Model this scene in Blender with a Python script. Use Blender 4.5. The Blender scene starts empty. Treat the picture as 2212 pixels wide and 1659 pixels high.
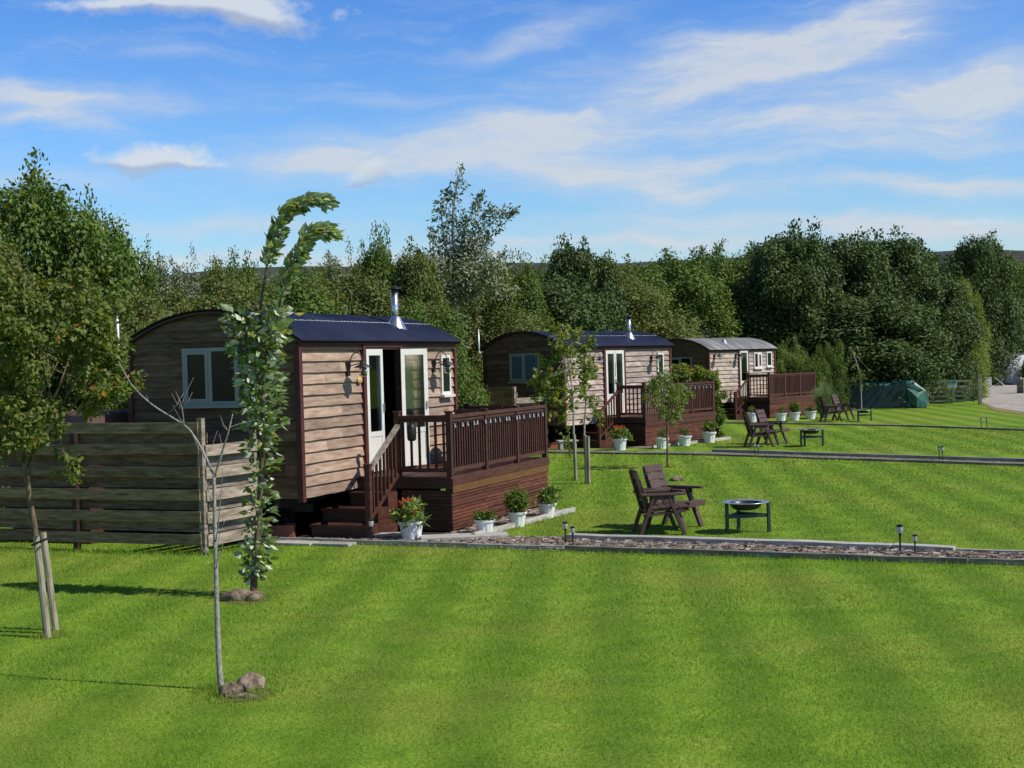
import bpy, math, random
import numpy as np
from math import sin, cos, pi, radians as rad, sqrt, atan2
from mathutils import Matrix, Vector

random.seed(7)
sc = bpy.context.scene
col = sc.collection

# ------------------------------------------------------------------ camera
F, CX, CY, H = 3000.0, 1106.0, 829.5, 2.6
pitch, roll = math.atan(47.5 / 3000), rad(1.6)
fw = np.array([0, cos(pitch), -sin(pitch)])
r0 = np.array([1.0, 0, 0]); u0 = np.cross(r0, fw)
cr = r0 * cos(roll) - u0 * sin(roll)
cu = u0 * cos(roll) + r0 * sin(roll)
cam = bpy.data.cameras.new('camera'); co = bpy.data.objects.new('camera', cam); col.objects.link(co)
m = Matrix(((cr[0], cu[0], -fw[0], 0), (cr[1], cu[1], -fw[1], 0), (cr[2], cu[2], -fw[2], H), (0, 0, 0, 1)))
co.matrix_world = m
cam.sensor_width = 36; cam.lens = 36 * F / 2212; cam.clip_end = 9000; cam.clip_start = 0.1
sc.camera = co

def ray(px, py): return fw + cr * (px - CX) / F - cu * (py - CY) / F
def G(px, py, z=0.0):
    d = ray(px, py); t = (z - H) / d[2]
    return (d[0] * t, d[1] * t, z)
def D(px, py, Y):
    d = ray(px, py); t = Y / d[1]
    return (d[0] * t, Y, H + d[2] * t)

# ------------------------------------------------------------------ mesh helpers
def tag(o, label=None, cat=None, group=None, kind=None):
    if label: o['label'] = label
    if cat: o['category'] = cat
    if group: o['group'] = group
    if kind: o['kind'] = kind
    return o
def empty(name, loc=(0, 0, 0), rz=0.0, **k):
    o = bpy.data.objects.new(name, None); col.objects.link(o)
    o.location = loc; o.rotation_euler = (0, 0, rz); o.empty_display_size = .2
    return tag(o, **k)
def link(name, me, parent=None):
    o = bpy.data.objects.new(name, me); col.objects.link(o)
    if parent is not None: o.parent = parent
    return o
def copy_tree(o, parent=None):
    c = o.copy(); col.objects.link(c)
    if parent is not None: c.parent = parent
    for ch in list(o.children): copy_tree(ch, c)
    return c

class MB:
    def __init__(s): s.v = []; s.f = []; s.t = []; s.tint = .5; s.M = None
    def pt(s, p):
        if s.M is not None: p = s.M @ Vector(p)
        s.v.append((p[0], p[1], p[2])); return len(s.v) - 1
    def face(s, idx): s.f.append(tuple(idx)); s.t.append(s.tint)
    def poly(s, pts): s.face([s.pt(p) for p in pts])
    def box(s, c, d, rot=None, taper=0):
        x, y, z = d[0] / 2, d[1] / 2, d[2] / 2
        R = rot if rot is not None else Matrix.Identity(3)
        c = Vector(c); ids = []
        for k in (-1, 1):
            q = 1 - taper if k > 0 else 1
            for a, b in ((-1, -1), (1, -1), (1, 1), (-1, 1)):
                ids.append(s.pt(c + R @ Vector((a * x * q, b * y * q, k * z))))
        for q in ((3, 2, 1, 0), (4, 5, 6, 7), (0, 1, 5, 4), (1, 2, 6, 5), (2, 3, 7, 6), (3, 0, 4, 7)):
            s.face([ids[i] for i in q])
    def bar(s, a, b, w, h, up=(0, 0, 1)):
        a = Vector(a); b = Vector(b); d = b - a; L = d.length; d.normalize()
        up = Vector(up)
        if abs(d.dot(up)) > .98: up = Vector((1, 0, 0))
        y = up.cross(d).normalized(); z = d.cross(y)
        R = Matrix((d, y, z)).transposed()
        s.box((a + b) / 2, (L, w, h), R)
    def tube(s, pts, rads, n=8, cap=True):
        pts = [Vector(p) for p in pts]; rings = []
        if not hasattr(rads, '__len__'): rads = [rads] * len(pts)
        px = None
        for i, p in enumerate(pts):
            d = (pts[min(i + 1, len(pts) - 1)] - pts[max(i - 1, 0)]).normalized()
            if px is None: px = d.orthogonal().normalized()
            else: px = (px - d * px.dot(d)).normalized()
            py = d.cross(px)
            rings.append([s.pt(p + (px * cos(2 * pi * k / n) + py * sin(2 * pi * k / n)) * rads[i]) for k in range(n)])
        for a, b in zip(rings, rings[1:]):
            for k in range(n): s.face((a[k], a[(k + 1) % n], b[(k + 1) % n], b[k]))
        if cap: s.face(rings[0][::-1]); s.face(rings[-1])
    def lathe(s, prof, n=24, c=(0, 0, 0), rmod=None, cap=True):
        rings = []
        for r, z in prof:
            ring = []
            for k in range(n):
                a = 2 * pi * k / n; rr = r * (rmod(a, z) if rmod else 1)
                ring.append(s.pt((c[0] + rr * cos(a), c[1] + rr * sin(a), c[2] + z)))
            rings.append(ring)
        for a, b in zip(rings, rings[1:]):
            for k in range(n): s.face((a[k], a[(k + 1) % n], b[(k + 1) % n], b[k]))
        if cap: s.face(rings[0][::-1]); s.face(rings[-1])
    def build(s, name, mat, parent=None, smooth=False, bevel=0):
        me = bpy.data.meshes.new(name); me.from_pydata(s.v, [], s.f)
        at = me.attributes.new('tint', 'FLOAT', 'FACE'); at.data.foreach_set('value', s.t)
        if smooth: me.polygons.foreach_set('use_smooth', [True] * len(me.polygons))
        me.materials.append(mat); me.update()
        o = link(name, me, parent)
        if bevel:
            b = o.modifiers.new('bevel', 'BEVEL'); b.width = bevel; b.segments = 2; b.limit_method = 'ANGLE'
        return o

# ------------------------------------------------------------------ materials
def nodes(name):
    m = bpy.data.materials.new(name); m.use_nodes = True
    nt = m.node_tree; nt.nodes.clear()
    def N(t, **k):
        n = nt.nodes.new(t)
        for a, b in k.items():
            if a.startswith('i_'):
                key = a[2:]; n.inputs[int(key) if key.isdigit() else key.replace('_', ' ')].default_value = b
            else: setattr(n, a, b)
        return n
    return m, nt, N, nt.links.new
def ramp(N, L, fac, cols, pos=None):
    r = N('ShaderNodeValToRGB'); e = r.color_ramp.elements
    while len(e) < len(cols): e.new(.5)
    for i, c in enumerate(cols):
        e[i].position = pos[i] if pos else i / (len(cols) - 1)
        e[i].color = (c[0], c[1], c[2], 1)
    L(fac, r.inputs[0]); return r.outputs[0]
def mat(name, cols, sc3=(1, 1, 1), ns=5, det=7, rough=.75, bump=.25, tint=.5, spec=.3, metal=0, pos=None, coat=0, ns2=60):
    m, nt, N, L = nodes(name)
    tc = N('ShaderNodeTexCoord'); mp = N('ShaderNodeMapping'); mp.inputs['Scale'].default_value = sc3
    L(tc.outputs['Object'], mp.inputs[0])
    at = N('ShaderNodeAttribute', attribute_name='tint')
    # shift the pattern by the tint so that no two boards repeat
    add = N('ShaderNodeVectorMath', operation='MULTIPLY_ADD'); cb = N('ShaderNodeCombineXYZ')
    for i in range(3): L(at.outputs['Fac'], cb.inputs[i])
    L(cb.outputs[0], add.inputs[0]); add.inputs[1].default_value = (37, 23, 11); L(mp.outputs[0], add.inputs[2])
    n1 = N('ShaderNodeTexNoise', i_Scale=ns, i_Detail=det, i_Roughness=.62); L(add.outputs[0], n1.inputs['Vector'])
    n2 = N('ShaderNodeTexNoise', i_Scale=ns2, i_Detail=4); L(mp.outputs[0], n2.inputs['Vector'])
    c = ramp(N, L, n1.outputs[0], cols, pos or [.3 + .4 * i / (len(cols) - 1) for i in range(len(cols))])
    mr = N('ShaderNodeMapRange'); L(at.outputs['Fac'], mr.inputs[0])
    mr.inputs['To Min'].default_value = 1 - tint; mr.inputs['To Max'].default_value = 1 + tint
    mr2 = N('ShaderNodeMapRange'); L(n2.outputs[0], mr2.inputs[0]); mr2.inputs['From Min'].default_value = .3; mr2.inputs['From Max'].default_value = .7
    mr2.inputs['To Min'].default_value = .86; mr2.inputs['To Max'].default_value = 1.12
    mu = N('ShaderNodeMath', operation='MULTIPLY'); L(mr.outputs[0], mu.inputs[0]); L(mr2.outputs[0], mu.inputs[1])
    vm = N('ShaderNodeVectorMath', operation='SCALE'); L(c, vm.inputs[0]); L(mu.outputs[0], vm.inputs['Scale'])
    p = N('ShaderNodeBsdfPrincipled', i_Roughness=rough, i_Metallic=metal)
    p.inputs['Specular IOR Level'].default_value = spec
    if coat: p.inputs['Coat Weight'].default_value = coat
    L(vm.outputs[0], p.inputs['Base Color'])
    if bump:
        b = N('ShaderNodeBump', i_Strength=bump, i_Distance=.01); L(n1.outputs[0], b.inputs['Height']); L(b.outputs[0], p.inputs['Normal'])
    o = N('ShaderNodeOutputMaterial'); L(p.outputs[0], o.inputs[0])
    return m
def leafmat(name, top, under, accent=None, acc=.04, trans=.3, rough=.6, spec=.22):
    m, nt, N, L = nodes(name)
    at = N('ShaderNodeAttribute', attribute_name='tint')
    dark = tuple(.55 * x for x in top[:3]); lite = tuple(min(1, 1.5 * x) for x in top)
    cols = [dark, top, lite]; pos = [0, .5, 1 - acc]
    if accent: cols.append(accent); pos = [0, .5, 1 - acc - .02, 1 - acc]
    r = ramp(N, L, at.outputs['Fac'], cols, pos)
    r2 = ramp(N, L, at.outputs['Fac'], [tuple(.7 * x for x in under), tuple(1.2 * x for x in under)] + ([accent] if accent else []), [0, 1 - acc - .02] + ([1 - acc] if accent else []))
    geo = N('ShaderNodeNewGeometry'); mx = N('ShaderNodeMix', data_type='RGBA')
    L(geo.outputs['Backfacing'], mx.inputs[0]); L(r, mx.inputs[6]); L(r2, mx.inputs[7])
    p = N('ShaderNodeBsdfPrincipled', i_Roughness=rough); p.inputs['Specular IOR Level'].default_value = spec
    L(mx.outputs[2], p.inputs['Base Color'])
    t = N('ShaderNodeBsdfTranslucent'); hs = N('ShaderNodeMix', data_type='RGBA', blend_type='MULTIPLY'); hs.inputs[0].default_value = 1
    L(r, hs.inputs[6]); hs.inputs[7].default_value = (1.25, 1.35, .45, 1); L(hs.outputs[2], t.inputs[0])
    s = N('ShaderNodeMixShader'); s.inputs[0].default_value = trans
    L(p.outputs[0], s.inputs[1]); L(t.outputs[0], s.inputs[2])
    o = N('ShaderNodeOutputMaterial'); L(s.outputs[0], o.inputs[0])
    return m

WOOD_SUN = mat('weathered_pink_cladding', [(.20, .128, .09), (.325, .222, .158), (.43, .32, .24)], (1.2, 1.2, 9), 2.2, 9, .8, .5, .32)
WOOD_SHADE = mat('shaded_end_cladding', [(.065, .037, .021), (.13, .076, .044), (.20, .125, .078)], (1.2, 1.2, 9), 2.2, 9, .85, .5, .3)  # end wall cladding, darkened so its shade sits in the colour
FENCE_SHADE = mat('shaded_fence_boards', [(.075, .048, .025), (.20, .135, .075), (.31, .225, .14)], (1.2, 1.2, 9), 2.5, 9, .85, .5, .3)  # fence boards darkened and warmed to paint in the shade they stand in
WOOD_GREY = mat('weathered_grey_cladding', [(.2, .14, .11), (.38, .29, .24), (.52, .44, .38)], (1.2, 1.2, 9), 2.2, 9, .8, .5, .24)
WOOD_PALE = mat('weathered_pale_cladding', [(.22, .16, .12), (.4, .32, .25), (.55, .46, .38)], (1.2, 1.2, 9), 2.2, 9, .8, .5, .22)
WOOD_FENCE = mat('old_fence_boards', [(.10, .08, .06), (.24, .19, .145), (.40, .33, .27)], (1.2, 1.2, 9), 2.5, 9, .85, .5, .3)
STAIN = mat('red_brown_stain', [(.042, .015, .009), (.075, .026, .016), (.11, .040, .025)], (1.5, 1.5, 8), 2.5, 8, .6, .3, .3, .35)
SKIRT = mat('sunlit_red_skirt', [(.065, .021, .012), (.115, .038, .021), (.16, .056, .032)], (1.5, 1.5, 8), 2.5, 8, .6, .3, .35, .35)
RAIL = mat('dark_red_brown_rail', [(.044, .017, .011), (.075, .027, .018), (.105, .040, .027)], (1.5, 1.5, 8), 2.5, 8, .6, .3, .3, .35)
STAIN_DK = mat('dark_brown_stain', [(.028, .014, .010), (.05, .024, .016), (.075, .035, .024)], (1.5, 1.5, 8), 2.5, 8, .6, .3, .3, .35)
TRIMRED = mat('red_oxide_trim', [(.07, .02, .018), (.12, .035, .03)], (1, 1, 4), 3, 6, .6, .2, .2)
UPVC_SHADE = mat('shaded_window_frame', [(.26, .26, .23), (.34, .34, .31)], ns=3, rough=.5, bump=.05)  # grey copy of the cream frame, shade put into the colour
UPVC = mat('cream_white_frame', [(.62, .61, .54), (.74, .73, .66)], (1, 1, 1), 2, 5, .35, .03, .05, .5)
ROOFBLUE = mat('dark_blue_roof_sheet', [(.007, .011, .030), (.012, .018, .045), (.022, .028, .055)], (1, 1, 1), 1.3, 8, .5, .1, .15, .25)
ROOFGREY = mat('galvanised_roof_sheet', [(.13, .13, .13), (.24, .24, .245), (.38, .38, .38)], (3, .5, .5), 1.6, 8, .55, .2, .2, .5, .25)
SCREW = mat('pale_screw_caps', [(.6, .6, .6), (.7, .7, .7)], rough=.4, bump=0)
STEEL = mat('bright_steel', [(.55, .55, .56), (.75, .75, .76)], (1, 1, 3), 8, 5, .28, .1, .05, .5, .9)
GALV = mat('white_grey_pole', [(.5, .5, .52), (.7, .7, .72)], rough=.4, bump=0, metal=.4)
BLACK = mat('black_metal', [(.012, .012, .012), (.03, .03, .032)], ns=6, rough=.45, bump=.05)
DKSTEEL = mat('dark_painted_steel', [(.03, .04, .045), (.06, .07, .075)], ns=6, rough=.4, bump=.05, metal=.3)
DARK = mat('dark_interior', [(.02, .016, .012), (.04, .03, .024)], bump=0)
GLASSD = mat('dark_window_glass', [(.004, .006, .006), (.010, .016, .014)], ns=5, rough=.12, bump=.04, spec=.18)
CURTAIN = mat('blue_grey_curtained_glass', [(.06, .10, .13), (.10, .15, .18)], (6, 6, .4), 4, 4, .2, 0, .1, .2)
PLASTIC = mat('white_plastic_pot', [(.66, .67, .66), (.8, .8, .79)], ns=4, rough=.4, bump=.05, tint=.05, spec=.5)
SOIL = mat('potting_soil', [(.02, .013, .008), (.05, .034, .022)], ns=40, bump=.6)
TERRA = mat('terracotta_clay', [(.22, .07, .04), (.34, .12, .07)], ns=6)
RECYC = mat('brown_recycled_board', [(.045, .023, .020), (.075, .040, .034), (.10, .058, .050)], (3, 3, 3), 4, 6, .55, .2, .25, .4)
BARK = mat('brown_bark', [(.05, .035, .02), (.14, .10, .06), (.22, .17, .11)], (6, 6, 1.5), 5, 8, .9, .8, .1)
BARKGREY = mat('silvery_bark', [(.13, .12, .10), (.30, .28, .25), (.46, .44, .40)], (6, 6, 3), 9, 8, .85, .8, .1)
STAKE = mat('weathered_stake', [(.16, .13, .09), (.30, .26, .19), (.40, .35, .27)], (8, 8, 1), 4, 8, .85, .4, .1)
TIMBER = mat('grey_edging_timber', [(.20, .18, .155), (.36, .34, .30), (.50, .48, .44)], (1, 6, 6), 3, 8, .85, .4, .15)
TIMBER_DK = mat('dark_edging_timber', [(.10, .085, .07), (.20, .17, .14), (.32, .29, .25)], (1, 6, 6), 3, 8, .85, .4, .15)  # darker tone of the edging timber
SLAB = mat('pale_paving_slab', [(.30, .28, .25), (.46, .44, .40)], ns=9, bump=.4, tint=.15)
STONE = mat('brown_boulder', [(.06, .045, .03), (.17, .125, .09), (.34, .27, .21)], (1, 1, 1), 11, 9, .9, .9, .2)
TARPT = mat('green_tarpaulin', [(.012, .065, .045), (.02, .10, .07), (.035, .14, .10)], (1, 1, 1), 2, 5, .42, .3, .15, .5)
TARP_SHADE = mat('shaded_tarpaulin_side', [(.006, .02, .02), (.01, .03, .028)], (1, 1, 1), 2, 5, .5, .3, .15, .4)  # tarpaulin green darkened to paint the shade of its front side
AWN = mat('grey_awning_fabric', [(.36, .40, .40), (.46, .50, .49)], ns=2, rough=.7, bump=.1)
AWNSEAM = mat('dark_awning_seam', [(.06, .07, .08), (.09, .10, .11)], ns=2, rough=.7, bump=0)
BLUE = mat('navy_groundsheet', [(.01, .015, .07), (.02, .03, .11)], ns=3)
REDP = mat('red_paint', [(.30, .03, .03), (.38, .05, .04)], ns=3, rough=.5)
WHITEP = mat('white_paint', [(.6, .6, .6), (.75, .75, .75)], ns=3, rough=.4, bump=0)
CARP = mat('silver_car_paint', [(.35, .37, .38), (.42, .43, .44)], ns=2, rough=.25, bump=0, coat=.5, spec=.6)
SIGNG = mat('green_sign_face', [(.03, .16, .10), (.05, .2, .13)], ns=3, rough=.4, bump=0)
BRASS = mat('yellow_plaque', [(.5, .33, .10), (.6, .42, .16)], ns=8, rough=.4, bump=.1)
GATEW = mat('green_grey_gate_timber', [(.14, .135, .09), (.29, .28, .20), (.42, .40, .31)], (4, 4, 4), 3, 8, .85, .4, .2)
OCHRE = mat('ochre_stained_fascia', [(.10, .045, .014), (.16, .075, .022)], (1.5, 1.5, 8), 2.5, 8, .6, .2, .2)
def glassmat():
    m, nt, N, L = nodes('clear_glass')
    g = N('ShaderNodeBsdfGlossy', i_Roughness=.03); t = N('ShaderNodeBsdfTransparent'); t.inputs[0].default_value = (.82, .86, .86, 1)
    lw = N('ShaderNodeFresnel', i_IOR=1.5); s = N('ShaderNodeMixShader'); L(lw.outputs[0], s.inputs[0])
    nn = N('ShaderNodeTexNoise', i_Scale=3.0); cr_ = ramp(N, L, nn.outputs[0], [(.9, .9, .9), (1, 1, 1)]); L(cr_, g.inputs[0])
    L(t.outputs[0], s.inputs[1]); L(g.outputs[0], s.inputs[2])
    o = N('ShaderNodeOutputMaterial'); L(s.outputs[0], o.inputs[0]); return m
GLASS = glassmat()

L_YELLOW = leafmat('yellow_green_leaf', (.105, .150, .020), (.16, .20, .05), (.42, .20, .03), .03, .38)
L_BRIGHT = leafmat('bright_yellow_green_leaf', (.17, .215, .03), (.21, .25, .07), (.42, .20, .03), .03, .38)
L_PALE = leafmat('pale_leaf_underside', (.38, .45, .27), (.30, .36, .20), (.36, .36, .08), .05, .25)
L_MID = leafmat('mid_green_leaf', (.080, .140, .020), (.12, .18, .04), (.20, .21, .03), .05, .28)
L_DARK = leafmat('dark_green_leaf', (.040, .080, .015), (.09, .135, .045), (.12, .15, .03), .05, .22)
L_OLIVE = leafmat('olive_green_leaf', (.115, .145, .022), (.16, .19, .06), (.24, .17, .03), .04, .3)
L_WILLOW = leafmat('willow_green_leaf', (.16, .22, .03), (.18, .23, .06), None, .05, .35)
L_SILVER = leafmat('silvery_poplar_leaf', (.10, .135, .045), (.27, .30, .19), None, .05, .25)
L_CURL = leafmat('wind_turned_leaf', (.13, .195, .045), (.58, .63, .44), (.34, .32, .05), .05, .25)
L_GLOSSY = leafmat('glossy_shrub_leaf', (.12, .20, .03), (.17, .24, .06), (.24, .26, .04), .1, .25)
L_BOX = leafmat('box_ball_leaf', (.09, .16, .012), (.10, .15, .02), None, .1, .25)
L_RED = leafmat('orange_red_flower', (.50, .10, .03), (.45, .12, .05), None, .1, .3)
L_PAMPAS = leafmat('pampas_blade', (.20, .26, .13), (.22, .28, .15), None, .1, .2)
L_CONIF = leafmat('variegated_conifer', (.10, .12, .02), (.10, .12, .03), None, .1, .2)

# ------------------------------------------------------------------ light, sky
AZ = rad(-20.0)            # sun stands to the right and a little behind the camera
SUN_EL = rad(47)
sdir = Vector((cos(AZ) * cos(SUN_EL), sin(AZ) * cos(SUN_EL), sin(SUN_EL)))
sl = bpy.data.lights.new('sun', 'SUN'); sl.energy = 5.0; sl.angle = rad(.5); sl.color = (1, .955, .88)
so = bpy.data.objects.new('sun', sl); col.objects.link(so); so.rotation_euler = sdir.to_track_quat('Z', 'Y').to_euler(); so.location = (20, -10, 30)

w = bpy.data.worlds.new('World'); sc.world = w; w.use_nodes = True
nt = w.node_tree; nt.nodes.clear(); L = nt.links.new
def N(t, **k):
    n = nt.nodes.new(t)
    for a, b in k.items():
        if a.startswith('i_'):
            key = a[2:]; n.inputs[int(key) if key.isdigit() else key.replace('_', ' ')].default_value = b
        else: setattr(n, a, b)
    return n
def mth(op, a, b=None, clamp=False):
    n = N('ShaderNodeMath', operation=op, use_clamp=clamp)
    for i, x in enumerate((a, b)):
        if x is None: continue
        if isinstance(x, (int, float)): n.inputs[i].default_value = x
        else: L(x, n.inputs[i])
    return n.outputs[0]
sky = N('ShaderNodeTexSky', sky_type='NISHITA', sun_disc=False, sun_elevation=SUN_EL, sun_rotation=pi / 2 - AZ, air_density=1.0, dust_density=.3, ozone_density=2.5)
tc = N('ShaderNodeTexCoord'); sep = N('ShaderNodeSeparateXYZ'); L(tc.outputs['Generated'], sep.inputs[0])
az = mth('ARCTAN2', sep.outputs[0], sep.outputs[1])
hyp = mth('SQRT', mth('ADD', mth('MULTIPLY', sep.outputs[0], sep.outputs[0]), mth('MULTIPLY', sep.outputs[1], sep.outputs[1])))
el = mth('ARCTAN2', sep.outputs[2], hyp)
cb = N('ShaderNodeCombineXYZ'); L(az, cb.inputs[0]); L(el, cb.inputs[1])
# gentle warping of the cloud field
wn = N('ShaderNodeTexNoise', i_Scale=14.0, i_Detail=8.0); L(cb.outputs[0], wn.inputs['Vector'])
wv = N('ShaderNodeVectorMath', operation='MULTIPLY_ADD'); L(wn.outputs['Color'], wv.inputs[0]); wv.inputs[1].default_value = (.05, .03, 0); L(cb.outputs[0], wv.inputs[2])
wsub = N('ShaderNodeVectorMath', operation='SUBTRACT'); L(wv.outputs[0], wsub.inputs[0]); wsub.inputs[1].default_value = (.025, .015, 0)
WV = wsub.outputs[0]
def AE(px, py):
    d = ray(px, py); return atan2(d[0], d[1]), atan2(d[2], sqrt(d[0] ** 2 + d[1] ** 2))
def blobs(lst, VEC=None):
    tot = None; VEC = VEC or WV
    for (px, py, rx, ry, rot, amp) in lst:
        a, e = AE(px, py)
        mp = N('ShaderNodeMapping', vector_type='TEXTURE'); mp.inputs['Location'].default_value = (a, e, 0)
        mp.inputs['Rotation'].default_value = (0, 0, rad(rot) + roll * -1); mp.inputs['Scale'].default_value = (rx / F, ry / F, 1)
        L(VEC, mp.inputs[0])
        ln = N('ShaderNodeVectorMath', operation='DOT_PRODUCT'); L(mp.outputs[0], ln.inputs[0]); L(mp.outputs[0], ln.inputs[1])
        g = mth('MULTIPLY', mth('EXPONENT', mth('MULTIPLY', ln.outputs['Value'], -1.0)), amp)
        tot = g if tot is None else mth('ADD', tot, g)
    return tot
wisps = [(60, 195, 220, 22, 0, .5), (130, 232, 110, 26, -18, .6), (30, 240, 70, 12, 0, .5), (250, 215, 160, 16, 0, .3),
         (380, 120, 120, 16, 0, .25), (470, 490, 260, 16, 0, .45), (60, 380, 160, 22, 0, .35),
         (900, 325, 330, 45, 6, .75), (1180, 295, 190, 46, 4, .8), (1230, 365, 200, 34, -8, .6), (700, 345, 180, 26, 0, .4),
         (1500, 350, 230, 22, 0, .55), (1450, 410, 260, 26, -4, .6), (1120, 90, 130, 22, 12, .3), (1250, 45, 170, 22, 14, .25),
         (1620, 120, 330, 52, 6, .75), (1480, 195, 230, 22, 10, .6), (1850, 60, 200, 40, 18, .5), (1750, 110, 200, 34, 4, .5),
         (1950, 215, 330, 52, 5, .7), (2130, 190, 150, 50, 5, .5), (2000, 300, 280, 30, 0, .45), (2130, 400, 170, 20, 0, .6), (1900, 390, 260, 18, -2, .45),
         (1560, 270, 240, 22, 0, .35), (850, 215, 130, 14, 0, .3), (1350, 525, 420, 20, 0, .7), (1750, 485, 420, 22, -2, .65), (2100, 510, 240, 30, 0, .6),
         (300, 560, 500, 20, 0, .5), (1000, 565, 500, 16, 0, .5)]
puffs = [(180, 5, 90, 14, 0, .5), (470, 8, 190, 34, 0, 1.25), (560, 28, 100, 30, -6, .9), (280, 0, 90, 20, 0, .8), (330, 335, 110, 26, 3, 1.15), (270, 352, 60, 22, 0, .8), (400, 318, 60, 22, 0, .7), (460, 345, 90, 12, 0, .4),
         (800, 362, 70, 30, 28, .7), (760, 392, 60, 18, 8, .5), (85, 118, 45, 16, 0, .3), (770, 32, 50, 12, 0, .3), (2140, 478, 110, 14, 4, .55), (1200, 440, 70, 14, 0, .3), (400, 565, 28, 14, 0, .8)]
def noise(vec, sx, sy, scale, det, rot=0, rough=.6):
    mp = N('ShaderNodeMapping'); mp.inputs['Scale'].default_value = (sx, sy, 1); mp.inputs['Rotation'].default_value = (0, 0, rad(rot)); L(vec, mp.inputs[0])
    n = N('ShaderNodeTexNoise', i_Scale=scale, i_Detail=det, i_Roughness=rough); L(mp.outputs[0], n.inputs['Vector']); return n.outputs[0]
n1 = noise(WV, 7, 44, 1.6, 12, 7, .7); n2 = noise(WV, 4, 13, 2.6, 10, -6, .66)
wf = mth('MULTIPLY', blobs(wisps), mth('ADD', mth('MULTIPLY', n1, 3.2), -.35), True)
wf = mth('MULTIPLY', wf, mth('ADD', mth('MULTIPLY', n2, 1.5), .1), True)
veil = mth('MULTIPLY', mth('SUBTRACT', n1, .47, True), mth('MULTIPLY', mth('SUBTRACT', n2, .30, True), 2.2), True)
pn = noise(cb.outputs[0], 1, 1.35, 46, 12, 0, .68)
pf = mth('MULTIPLY', mth('SUBTRACT', mth('ADD', blobs(puffs), mth('MULTIPLY', mth('SUBTRACT', pn, .5), 2.6)), .36), 1.0, True)
up = mth('MULTIPLY', mth('SUBTRACT', el, -.02), 7, True)
veil = mth('MULTIPLY', veil, up, True)
upv = N('ShaderNodeVectorMath', operation='ADD'); L(WV, upv.inputs[0]); upv.inputs[1].default_value = (.004, .0075, 0)
shade = mth('ADD', mth('MULTIPLY', mth('SUBTRACT', blobs(puffs), blobs(puffs, upv.outputs[0])), 1.7), mth('ADD', mth('MULTIPLY', pn, .5), .12), True)
shade = mth('MAXIMUM', shade, mth('MULTIPLY', mth('SUBTRACT', 1.0, mth('MULTIPLY', pf, 3.0, True)), .75))
fac = mth('MINIMUM', mth('ADD', mth('ADD', mth('MULTIPLY', wf, .95), mth('MULTIPLY', veil, 1.6)), mth('MULTIPLY', pf, .85)), .88)
tint_ = N('ShaderNodeMix', data_type='RGBA', blend_type='MULTIPLY'); tint_.inputs[0].default_value = 1
grad = ramp(N, L, mth('MULTIPLY', el, 1 / 1.5708, True), [(1.15, 1.2, 1.25), (1.15, 1.45, 1.6), (.95, 1.42, 1.9), (.55, 1.10, 1.95), (.30, .42, .62), (.22, .26, .34)], [0, .04, .10, .19, .42, 1])
L(sky.outputs[0], tint_.inputs[6]); L(grad, tint_.inputs[7])
cloudc = N('ShaderNodeMix', data_type='RGBA'); L(shade, cloudc.inputs[0]); cloudc.inputs[6].default_value = (5.2, 5.8, 7.2, 1); cloudc.inputs[7].default_value = (8.3, 8.8, 9.3, 1)
mixc = N('ShaderNodeMix', data_type='RGBA'); L(fac, mixc.inputs[0]); L(tint_.outputs[2], mixc.inputs[6]); L(cloudc.outputs[2], mixc.inputs[7])
bg = N('ShaderNodeBackground'); bg.inputs[1].default_value = .085; L(mixc.outputs[2], bg.inputs[0])
wo = N('ShaderNodeOutputWorld'); L(bg.outputs[0], wo.inputs[0])
sc.view_settings.view_transform = 'Standard'; sc.view_settings.look = 'None'; sc.view_settings.exposure = 0

# ------------------------------------------------------------------ sites: one per hut
class Site:
    def __init__(s, A, alpha):
        s.A = Vector(A); a = rad(alpha); s.rz = pi / 2 - a
        s.u = Vector((sin(a), cos(a), 0)); s.v = Vector((-cos(a), sin(a), 0))
    def P(s, x, out, z=0): return s.A + s.u * x - s.v * out + Vector((0, 0, z))
    def loc(s, p):
        d = Vector(p) - s.A; return d.dot(s.u), -d.dot(s.v)
S1 = Site(G(655, 1177), 22.3)
S2 = Site(G(1221, 970), 40)
S3 = Site(G(1534, 908), 42)

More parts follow.
